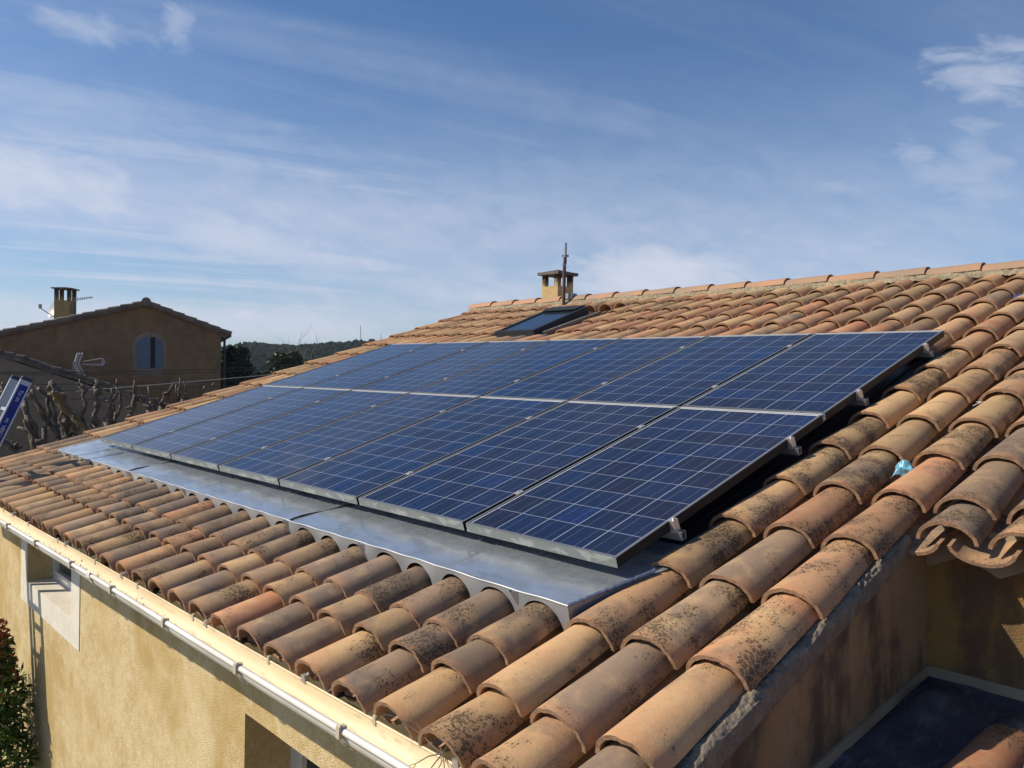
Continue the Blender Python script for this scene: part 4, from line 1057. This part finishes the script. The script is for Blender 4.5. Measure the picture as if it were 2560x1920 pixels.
for i, pl in ((1, P1), (2, P2), (3, P3), (4, P4)):
    gp = at(tbase[i][0], 1000, 12.0); gp.z = GZ; T_ = thing('pollarded_tree', tr_lab[i], 'tree', gp, 'pollarded trees left of the house')
    mb = MB(); hub = at(tbase[i][0], 1250, 12.0)
    mb.tube([gp, Vector((gp.x, gp.y, (gp.z + hub.z) / 2)), hub], [.22, .18, .2], 10); mb.build('trunk', M_poll, T_, smooth=True)
    mb = MB()
    for pts, r0, r1 in pl:
        x, y, dd = pts[0]; limb(mb, [(x, y, dd)] + pts[1:], r0 * .58, r1 * .68, rng)
        s_ = at(x, y, 12 + dd); mb.tube([hub, hub.lerp(s_, .5) + Vector((0, 0, .03)), s_], [r0, r0 * .9, r0 * .85], 8)
    for (xa, ya, xb, yb) in shoots[i]:
        a, b = at(xa, ya, 12), at(xb, yb, 12.02); mb.tube([a, a.lerp(b, .5) + RIGHT * rng.uniform(-.02, .02), b], [.022, .016, .012], 6)
    mb.build('limbs', M_poll, T_, smooth=True)
    if i == 2:
        mb = MB()
        for pts, r0, r1 in P2y: limb(mb, pts, r0, r1, rng)
        s_ = at(225, 1100, 11.8); mb.tube([hub, s_], [.1, .09], 8); o = mb.build('lichened_limb', M_lich, T_, smooth=True); o['label'] = 'yellow lichened slanting limb'

# ------------------------------------------------------------------ neighbouring buildings
def facade(name): pass
D1 = 30.0
nv = Vector((.94, -.345, 0)).normalized(); fd = Vector((-nv.y, nv.x, 0)) * 1.0   # facade normal and its rightward direction
if fd.dot(RIGHT) < 0: fd = -fd
f0 = at(365, 900, D1)
def onf(px_, py_, base=f0, n_=nv, off=0.0):                                   # pixel -> point on the facade plane
    r = (FWD + RIGHT * ((px_ - 1280) / FPX) + DOWN * ((py_ - 960) / FPX)); tt = ((base + n_ * off) - CAM).dot(n_) / r.dot(n_); return CAM + r * tt
nb = thing('neighbour_house', 'tall shaded ochre house with a pale shuttered arched window', 'house', Vector((f0.x, f0.y, GZ)))
apex = onf(366, 762); lft = onf(-320, 905); rgt = onf(553, 832)
rb = onf(551, 990)
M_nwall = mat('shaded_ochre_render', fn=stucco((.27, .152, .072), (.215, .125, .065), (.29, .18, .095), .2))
back = -nv * 9.0; dn = lambda v_: Vector((v_.x, v_.y, GZ))
mb = MB(); lo_l, lo_r = dn(lft), dn(rgt)
mb.v += [lo_l, lo_r, rgt, apex, lft, lo_l + back, lo_r + back, rgt + back, apex + back, lft + back]
for f in ((0, 1, 2, 3, 4), (9, 8, 7, 6, 5), (1, 6, 7, 2), (0, 4, 9, 5)): mb.face(f)
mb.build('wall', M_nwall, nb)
mb = MB(); up = Vector((0, 0, 1))
M_ntile = mat('old_roof_tile', fn=simple_noise((.22, .16, .115), (.11, .08, .065), 2.2, .5, .03))
def slope(a, b, over_e):                                        # apex a -> eave b
    dv = (b - a); e = b + dv.normalized() * over_e; L = (e - a).length; n = max(6, int(L / .42)); du = (e - a).normalized(); nn = nv
    sgn = up
    for i in range(n):
        p0 = a + du * (L * i / n); p1 = a + du * (L * (i + 1) / n + .04); z0, z1 = up * .10, up * .135
        q = [p0 + nn * .16 - up * .02, p1 + nn * .16 + up * .015, p1 + back, p0 + back]
        mb.hexa([*(w_ - up * .03 for w_ in q), *(w_ + up * .065 for w_ in q)])
        mb.tube([p0 + nn * .13 + up * .07, p1 + nn * .13 + up * .10], [.085, .10], 8)
    m_ = int(9 / .24)
    for i in range(m_):                                          # cover rows across the slope
        o_ = nn * (.12 - i * .24 - .24); mb.tube([a + o_ + up * .07, e + o_ + up * .07], .075, 6)
slope(apex, lft, .3); slope(apex, rgt, .35)
mb.tube([apex + nv * .24 + up * .10, apex + back + up * .10], .165, 12)
mb.build('roof', M_ntile, nb, smooth=True, angle=35)
mb = MB(); dr = (rgt - apex).normalized()
e = rgt + dr * .1
mb.hexa([rgt + nv * .12 - up * .16, e + nv * .12 - up * .17 + fd * .08, e + back - up * .17 + fd * .08, rgt + back - up * .16, rgt + nv * .12, e + nv * .12 + fd * .22, e + back + fd * .22, rgt + back])
mb.build('eave_moulding', M_ntile, nb)
mb = MB(); pp = onf(558, 845, off=-.3); mb.tube([pp + fd * .05, pp + fd * .05 - up * 4.2], .05, 8); mb.build('downpipe', mat('brown_pipe', (.05, .035, .03), .6), nb)
# arched shuttered window
def shutter(x0, x1, arch_l, arch_r, name, lab):
    mb = MB(); yb = 921; n = 10; top = []
    for i in range(n + 1):
        x = x0 + (x1 - x0) * i / n; fx = (x - 374) / 31.5; y = 842 + 14 * abs(fx) ** 2.4; top.append(onf(x, y, off=.05))
    bot = [onf(x0 + (x1 - x0) * i / n, yb, off=.05) for i in range(n + 1)]; k = nv * .045
    for i in range(n):
        mb.hexa([bot[i] - k, bot[i + 1] - k, bot[i + 1], bot[i], top[i] - k, top[i + 1] - k, top[i + 1], top[i]])
    for i in range(1, n, 2):
        mb.tube([bot[i] + nv * .004, top[i] + nv * .004 - up * .02], .009, 4)
    return mb
ws = MB(); yb = 921
sur = [(331, 921)] + [(331, 870)] + [(374 + 45 * math.sin(a), 866 - 36 * math.cos(a)) for a in [R(-80 + 16 * i) for i in range(11)]] + [(417, 870), (417, 921), (400, 938), (350, 938)]
v0 = len(ws.v); fp = [onf(x, y, off=.015) for x, y in sur]; ws.v += fp; ws.face(tuple(range(len(fp))))
ws_o = ws.build('window', mat('faded_surround', fn=simple_noise((.26, .18, .12), (.22, .15, .10), 3, .2)), nb); ws_o['label'] = 'arched window behind two pale blue shutters'
M_shut = mat('pale_blue_paint', fn=simple_noise((.125, .175, .235), (.095, .13, .18), 6, .1))
o = shutter(343, 376, 1, 0, 'shutter', '').build('shutter', M_shut, ws_o); o = shutter(388, 406, 0, 1, 'shutter', '').build('shutter', M_shut, ws_o)
mb = MB(); mb.hexa([onf(x, y, off=o_) for y in (920, 843) for x, o_ in ((376, .02), (388, .02), (388, .03), (376, .03))]); mb.build('dark_gap', mat('dark_opening', (.012, .011, .012), .8), ws_o)
for x in (321, 425): 
    mb = MB(); q = onf(x, 923, off=.08); mb.tube([q - nv * .08, q, q - up * .09], .012, 5); mb.build('shutter_stay', M_blackp, ws_o)
# its chimney
cq = onf(163, 790, off=-1.2); zt_ = onf(163, 724, off=-1.2).z; cb0 = cq.z
chn_ = chimney(nb, cq.x, cq.y, cb0 - 1.2, zt_, .28, mat('neighbour_chimney_render', fn=chim_fn(zt_ - .62, zt_ + .05, ((.36, .26, .11), (.29, .20, .09)))), M_cap, .42, cap_over=.08, yaw=math.atan2(fd.y, fd.x) - R(16))
# dish and aerials
dp = onf(142, 783, off=-1.7); dish = thing('satellite_dish', 'white satellite dish behind the neighbouring chimney', 'satellite dish', dp)
mb = MB(); 
def dsh(u, v):
    a = u * 2 * math.pi; r_ = v * .36; ax = (-fd * .75 + nv * .5 + up * .35).normalized(); s1 = ax.orthogonal().normalized(); s2 = ax.cross(s1)
    return dp + up * .12 + (s1 * math.cos(a) + s2 * math.sin(a)) * r_ + ax * (r_ * r_ * .9)
mb.grid(dsh, 24, 5); mb.grid(lambda u, v: dsh(u, v) - Vector((0, 0, .01)), 24, 5, True); mb.build('reflector', mat('white_dish', (.70, .72, .74), .5), dish, smooth=True)
mb = MB(); ap_ = dp - fd * .55 + up * .05; mb.tube([dp - up * .2, ap_ - up * .0 + up * .12], .018, 6); mb.box(ap_.x - .05, ap_.x + .05, ap_.y - .05, ap_.y + .05, ap_.z + .1, ap_.z + .26); mb.build('arm', M_galv, dish)
mb = MB(); mb.tube([dp + up * .1, dp - up * 1.0], .03, 6); mb.build('pole', M_galv, dish)
def yagi(name, lab, base_px, tip_px, dist_off, n, sp, side_len, vertical, mast_to):
    a = onf(*base_px, off=dist_off); b = onf(*tip_px, off=dist_off); T_ = thing(name, lab, 'TV aerial', a)
    mb = MB(); mb.tube([a, b], .012, 5); mb.build('boom', M_galv, T_, origin=a)
    mb = MB()
    for i in range(n):
        c0 = a.lerp(b, (i + .5) / n); L = side_len * (1 - .3 * i / n); mb.tube([c0 - vertical * L, c0 + vertical * L], .014, 4)
    mb.build('elements', M_galv, T_, origin=a)
    mb = MB(); m0 = onf(*mast_to, off=dist_off); mb.tube([Vector((m0.x, m0.y, a.z + .1)), m0], .02, 6); mb.build('mast', M_galv, T_, origin=a)
    return T_
yagi('tv_aerial', 'slim comb-like TV aerial sticking out right of the neighbouring chimney', (186, 749), (232, 743), -1.2, 8, .1, .07, up, (187, 790))
A = yagi('tv_aerial', 'large TV aerial with a fanned reflector in front of the shaded wall', (192, 911), (262, 910), 2.2, 2, .1, .02, up, (183, 960))
mb = MB(); a = onf(190, 912, off=2.2)
tipt, tipb = onf(256, 896, off=2.2), onf(256, 914, off=2.2); mb.tube([onf(208, 904, off=2.2), tipt], .018, 5); mb.tube([onf(208, 911, off=2.2), tipb], .018, 5); mb.tube([tipt, onf(262, 905, off=2.2), tipb], .022, 6); mb.tube([tipt, tipb], .018, 6)
for (xa, ya, xb, yb) in ((186, 908, 194, 882), (190, 908, 200, 882), (196, 908, 206, 882), (190, 908, 202, 936), (196, 908, 210, 936), (184, 912, 194, 934)): mb.tube([onf(xa, ya, off=2.2), onf(xb, yb, off=2.2)], .022, 5)
for k in range(5):
    f = k / 5 + .1; mb.tube([onf(188 + 12 * f - 4, 908 - 26 * f, off=2.1), onf(188 + 12 * f + 10, 908 - 26 * f, off=2.3)], .007, 4); mb.tube([onf(188 + 12 * f - 4, 908 + 26 * f, off=2.1), onf(188 + 12 * f + 10, 908 + 26 * f, off=2.3)], .007, 4)
mb.build('reflector', mat('aerial_grey', (.42, .40, .39), .6, .2), A, origin=a)

# low gable building in front of it
g0 = onf(0, 1000, off=4.0); lb_ = thing('low_building', 'lower shaded building with a mossy sloping roof edge', 'outbuilding', dn(g0))
mb = MB(); q1, q2, q3 = onf(-300, 830, off=4), onf(0, 893, off=4), onf(470, 1042, off=4)
mb.v += [dn(q1), dn(q3), q3, q2, q1, dn(q1) - nv * 3, dn(q3) - nv * 3, q3 - nv * 3, q2 - nv * 3, q1 - nv * 3]
for f in ((0, 1, 2, 3, 4), (4, 3, 8, 9), (3, 2, 7, 8), (1, 6, 7, 2)): mb.face(f)
mb.build('wall', mat('grey_ochre_render', fn=stucco((.23, .165, .12), (.20, .145, .105), (.25, .19, .14), .1)), lb_)
mb = MB(); pts = [(-300, 826), (0, 885), (60, 900), (120, 922), (180, 938), (240, 958), (300, 978), (360, 1000), (420, 1020), (470, 1036)]; rr = []
pp = [onf(x, y, off=3.9) for x, y in pts]
for a, b in zip(pp[:-1], pp[1:]):
    n = max(2, int((b - a).length / .4))
    for i in range(n):
        p0, p1 = a.lerp(b, i / n), a.lerp(b, (i + 1.1) / n); mb.tube([p0 + up * .03, p1 + up * .06], [.08, .095], 8)
        mb.hexa([p0 + nv * .10 - up * .10, p1 + nv * .10 - up * .10, p1 - nv * 3.2 - up * .10, p0 - nv * 3.2 - up * .10, p0 + nv * .10 + up * .0, p1 + nv * .10 + up * .0, p1 - nv * 3.2, p0 - nv * 3.2])
mb.build('roof', mat('mossy_tile', fn=simple_noise((.17, .12, .09), (.035, .032, .022), 3.5, .6, .03)), lb_, smooth=True, angle=40)

# overhead cables
M_wire = mat('black_wire', (.015, .015, .016), .6)
def wire(p0, p1, r_, sag, lab, col=M_wire):
    a, b = at(*p0), at(*p1); mb = MB(); mb.tube([a.lerp(b, i / 24) - up * sag * 4 * (i / 24) * (1 - i / 24) for i in range(25)], r_, 5)
    tag(mb.build('overhead_cable', col, origin=a), lab, 'cable', 'overhead cables left of the house')
wire((-200, 927, 21), (1000, 888, 30), .012, .25, 'upper of the two close black cables crossing below the arched window')
wire((-200, 930, 21), (1000, 898, 30), .012, .25, 'lower of the two close black cables crossing below the arched window')
wire((-200, 958, 21), (1000, 925, 30), .010, .2, 'dark cable crossing the shaded walls just under mid height')
wire((-200, 973, 21), (1000, 930, 30), .010, .25, 'dark cable running just above the pollarded tree tops')
wire((-200, 988, 17), (1000, 965, 28), .008, .25, 'lowest dark cable, passing behind the pollarded tree tops')
wire((190, 978, 13.5), (900, 915, 26), .008, .02, 'pale grey cable rising from the pollarded trees to the right', mat('pale_wire', (.30, .29, .27), .6))

# ------------------------------------------------------------------ trees and the wooded hill
M_conif = leaf_mat('dark_conifer', (.010, .026, .010), (.022, .048, .016), (.05, .08, .028))
M_olive = leaf_mat('olive_leaf', (.02, .035, .012), (.05, .075, .02), (.11, .11, .03))
M_pine = leaf_mat('pine_leaf', (.016, .032, .012), (.034, .055, .018), (.07, .08, .028))
def tree(name, lab, px_, dist, ytop, w_px, m_leaf, dens, size, kind='round', seed=1, cat='tree'):
    rg = random.Random(seed); c = at(px_, 950, dist); top = at(px_, ytop, dist).z; wr = w_px / FPX * dist / 2
    b = Vector((c.x, c.y, GZ)); T_ = thing(name, lab, cat, b); h = top - GZ
    mb = MB(); mb.tube([b, b + up * h * .5, b + up * h * .93], [wr * .10, wr * .07, wr * .02], 8)
    for i in range(12):
        z = rg.uniform(.35, .85) * h; a = rg.uniform(0, 6.28); mb.tube([b + up * z, b + up * (z + .12 * h) + Vector((math.cos(a), math.sin(a), 0)) * wr * .7], [wr * .03, wr * .01], 5)
    mb.build('trunk', M_bark, T_)
    mb = MB()
    if kind == 'cedar':
        for i in range(38):
            f = i / 38; z = h * (.18 + .80 * f); r_ = wr * (1 - f) ** .7 * rg.uniform(.75, 1.15) + .15
            for j in range(5):
                a = rg.uniform(0, 6.28); rr = r_ * rg.uniform(.3, 1); leafball(mb, b + Vector((math.cos(a) * rr, math.sin(a) * rr, z)), wr * .34, int(dens / 24), size, rg, flat=.32)
    else:
        for i in range(34):
            a = rg.uniform(0, 6.28); f = rg.random() ** .5; z = h * rg.uniform(.38, .93); env = math.sin(min(1, (z / h - .25) / .75) * math.pi * .88 + .15); r_ = wr * max(.15, env) * f
            leafball(mb, b + Vector((math.cos(a) * r_, math.sin(a) * r_, z)), wr * rg.uniform(.22, .4), int(dens / 7), size, rg, flat=.8)
    mb.build('crown', m_leaf, T_)
tree('cedar_tree', 'dark flat-layered cedar directly right of the tall shaded house', 588, 36, 862, 110, M_conif, 1300, .16, 'cedar', 3)
tree('young_tree', 'small yellow green leafy tree between the cedar and the pines', 640, 40, 905, 70, M_olive, 520, .13, 'round', 5)
tree('pine_tree', 'dark bushy pine with a broken crown before the wooded hill', 716, 48, 872, 95, M_pine, 950, .17, 'round', 8)
tree('pine_tree', 'smaller dark pine tucked behind the roof slope of tiles', 770, 52, 893, 80, M_pine, 700, .17, 'round', 18)
tree('olive_tree', 'low olive green bush just above the roof edge', 668, 33, 930, 100, M_olive, 600, .12, 'round', 9)
def bare(name, lab, px_, dist, ytop, seed, spread, ybase=None):
    rg = random.Random(seed); c = at(px_, 950, dist); top = at(px_, ytop, dist); b = Vector((c.x, c.y, GZ)); h = top.z - GZ; mb = MB()
    def br(p, dv, L, r_, dep):
        n = 4; pts = [p]
        for i in range(n):
            dv = (dv + Vector((rg.uniform(-.2, .2), rg.uniform(-.2, .2), rg.uniform(-.05, .15)))).normalized(); p = p + dv * L / n; pts.append(p)
            if dep: br(p, (dv + Vector((rg.uniform(-1, 1), rg.uniform(-1, 1), rg.uniform(-.1, .5))) * spread).normalized(), L * .5, r_ * .5, dep - 1)
        mb.tube(pts, [r_ * (1 - .2 * i) for i in range(n + 1)], 4, False)
    br(b + up * h * .45, Vector((0, 0, 1)), h * .48, h * .0065, 3)
    T_ = thing(name, lab, 'tree', b); m2 = MB(); m2.tube([b, b + up * h * .46], [h * .022, h * .012], 7); m2.build('trunk', M_bark, T_); mb.build('branches', mat('grey_bark', (.17, .15, .13), .9), T_)
bare('bare_tree', 'leafless grey tree in front of the pines beside the roof slope', 788, 46, 884, 4, .7)
bare('bare_tree', 'fine leafless crown showing above the hill skyline', 752, 60, 862, 9, .5)
for (x, y0, y1, d_, lab) in ((901, 814, 862, 22, 'taller thin leafless pole rising behind the roof slope'), (952, 834, 850, 22, 'shorter thin pole tip rising behind the roof slope')):
    a = at(x, y0, d_); b = Vector((a.x + .1, a.y + .1, GZ)); mb = MB(); mb.tube([b, a.lerp(b, .2) + RIGHT * .03, a], [.03, .012, .006], 6); tag(mb.build('thin_pole', M_bark, origin=b), lab, 'pole')

gm_ = MB()
def gr(u, v): 
    x = -900 + u * 1200; y = -300 + v * 1200; return (x, y, GZ)
gm_.grid(gr, 12, 12)
tag(gm_.build('ground', mat('dry_ground', fn=simple_noise((.16, .15, .08), (.10, .10, .05), .4, .2))), kind='structure')
# hill with forest
hm = MB()
def hz(px_, dist):                                   # ridge height profile (metres) by bearing pixel
    prof = [(-600, 905), (0, 900), (400, 880), (555, 868), (600, 862), (640, 856), (700, 862), (760, 860), (820, 857), (900, 854), (1000, 858), (1200, 872), (1600, 890), (3200, 900)]
    for (xa, ya), (xb, yb) in zip(prof[:-1], prof[1:]):
        if xa <= px_ <= xb: y = ya + (yb - ya) * (px_ - xa) / (xb - xa); break
    else: y = 900
    return at(px_, y + 15, dist).z
HD0, HD1 = 170.0, 330.0
def hill(u, v):
    px_ = -600 + u * 3600; dist = HD0 + v * (HD1 - HD0) * 1.35; top = hz(px_, HD1); f = (dist - HD0) / (HD1 - HD0)
    z = GZ - .5 + (top - GZ) * (math.sin(min(1, f) * math.pi / 2) ** 1.1) - max(0, f - 1) * 6
    p = at(px_, 950, dist); return (p.x, p.y, z + 1.2 * noise.noise(Vector((p.x * .03, p.y * .03, 0))) * min(1, f * 3))
hm.grid(hill, 160, 24)
tag(hm.build('hills', mat('wooded_slope', (.015, .028, .018), .95), smooth=True), kind='structure')
fm = MB(); rg = random.Random(21)
ico = bmesh.new(); bmesh.ops.create_icosphere(ico, subdivisions=2, radius=1); iv = [v_.co.copy() for v_ in ico.verts]; iff = [[v_.index for v_ in f.verts] for f in ico.faces]; ico.free()
for _ in range(3600):
    px_ = rg.uniform(420, 1050); v = rg.random() ** .8 * .78; u = (px_ + 600) / 3600; p = Vector(hill(u, v)); r_ = rg.uniform(.8, 1.9); base = len(fm.v); off = Vector((rg.random() * 50, rg.random() * 50, 0)); sq = rg.uniform(.75, 1.15)
    for w_ in iv:
        k = 1 + .55 * noise.noise(w_ * 1.9 + off) + .25 * noise.noise(w_ * 5 + off); q = w_ * r_ * k; q.z *= sq; fm.v.append(p + q + up * r_ * .55)
    fm.c = (rg.random(), 0, 0)
    for f in iff: fm.face([base + i for i in f])
M_for = leaf_mat('far_pines', (.006, .013, .012), (.010, .020, .016), (.018, .027, .019))
M_for.node_tree.nodes['Principled BSDF'].inputs['Roughness'].default_value = 1; M_for.node_tree.nodes['Principled BSDF'].inputs['Specular IOR Level'].default_value = 0
tag(fm.build('forest', M_for, smooth=True), 'dark pine wood covering the distant hill', 'forest', kind='stuff')

# air between here and the hill
hb = MB(); hb.box(-640, 60, -260, 560, GZ - 1, 26)
def air(t_, b):
    t_.n.remove(b); v_ = t_.add('ShaderNodeVolumePrincipled'); v_.inputs['Color'].default_value = (.78, .86, 1, 1); v_.inputs['Density'].default_value = .00028; v_.inputs['Anisotropy'].default_value = .2
    t_.put(t_.n['Material Output'].inputs['Volume'], v_.outputs[0])
hz_m = mat('haze'); air(NT(hz_m.node_tree), hz_m.node_tree.nodes['Principled BSDF'])
tag(hb.build('haze', hz_m), 'thin bluish haze in front of the far hill', 'haze', kind='stuff')
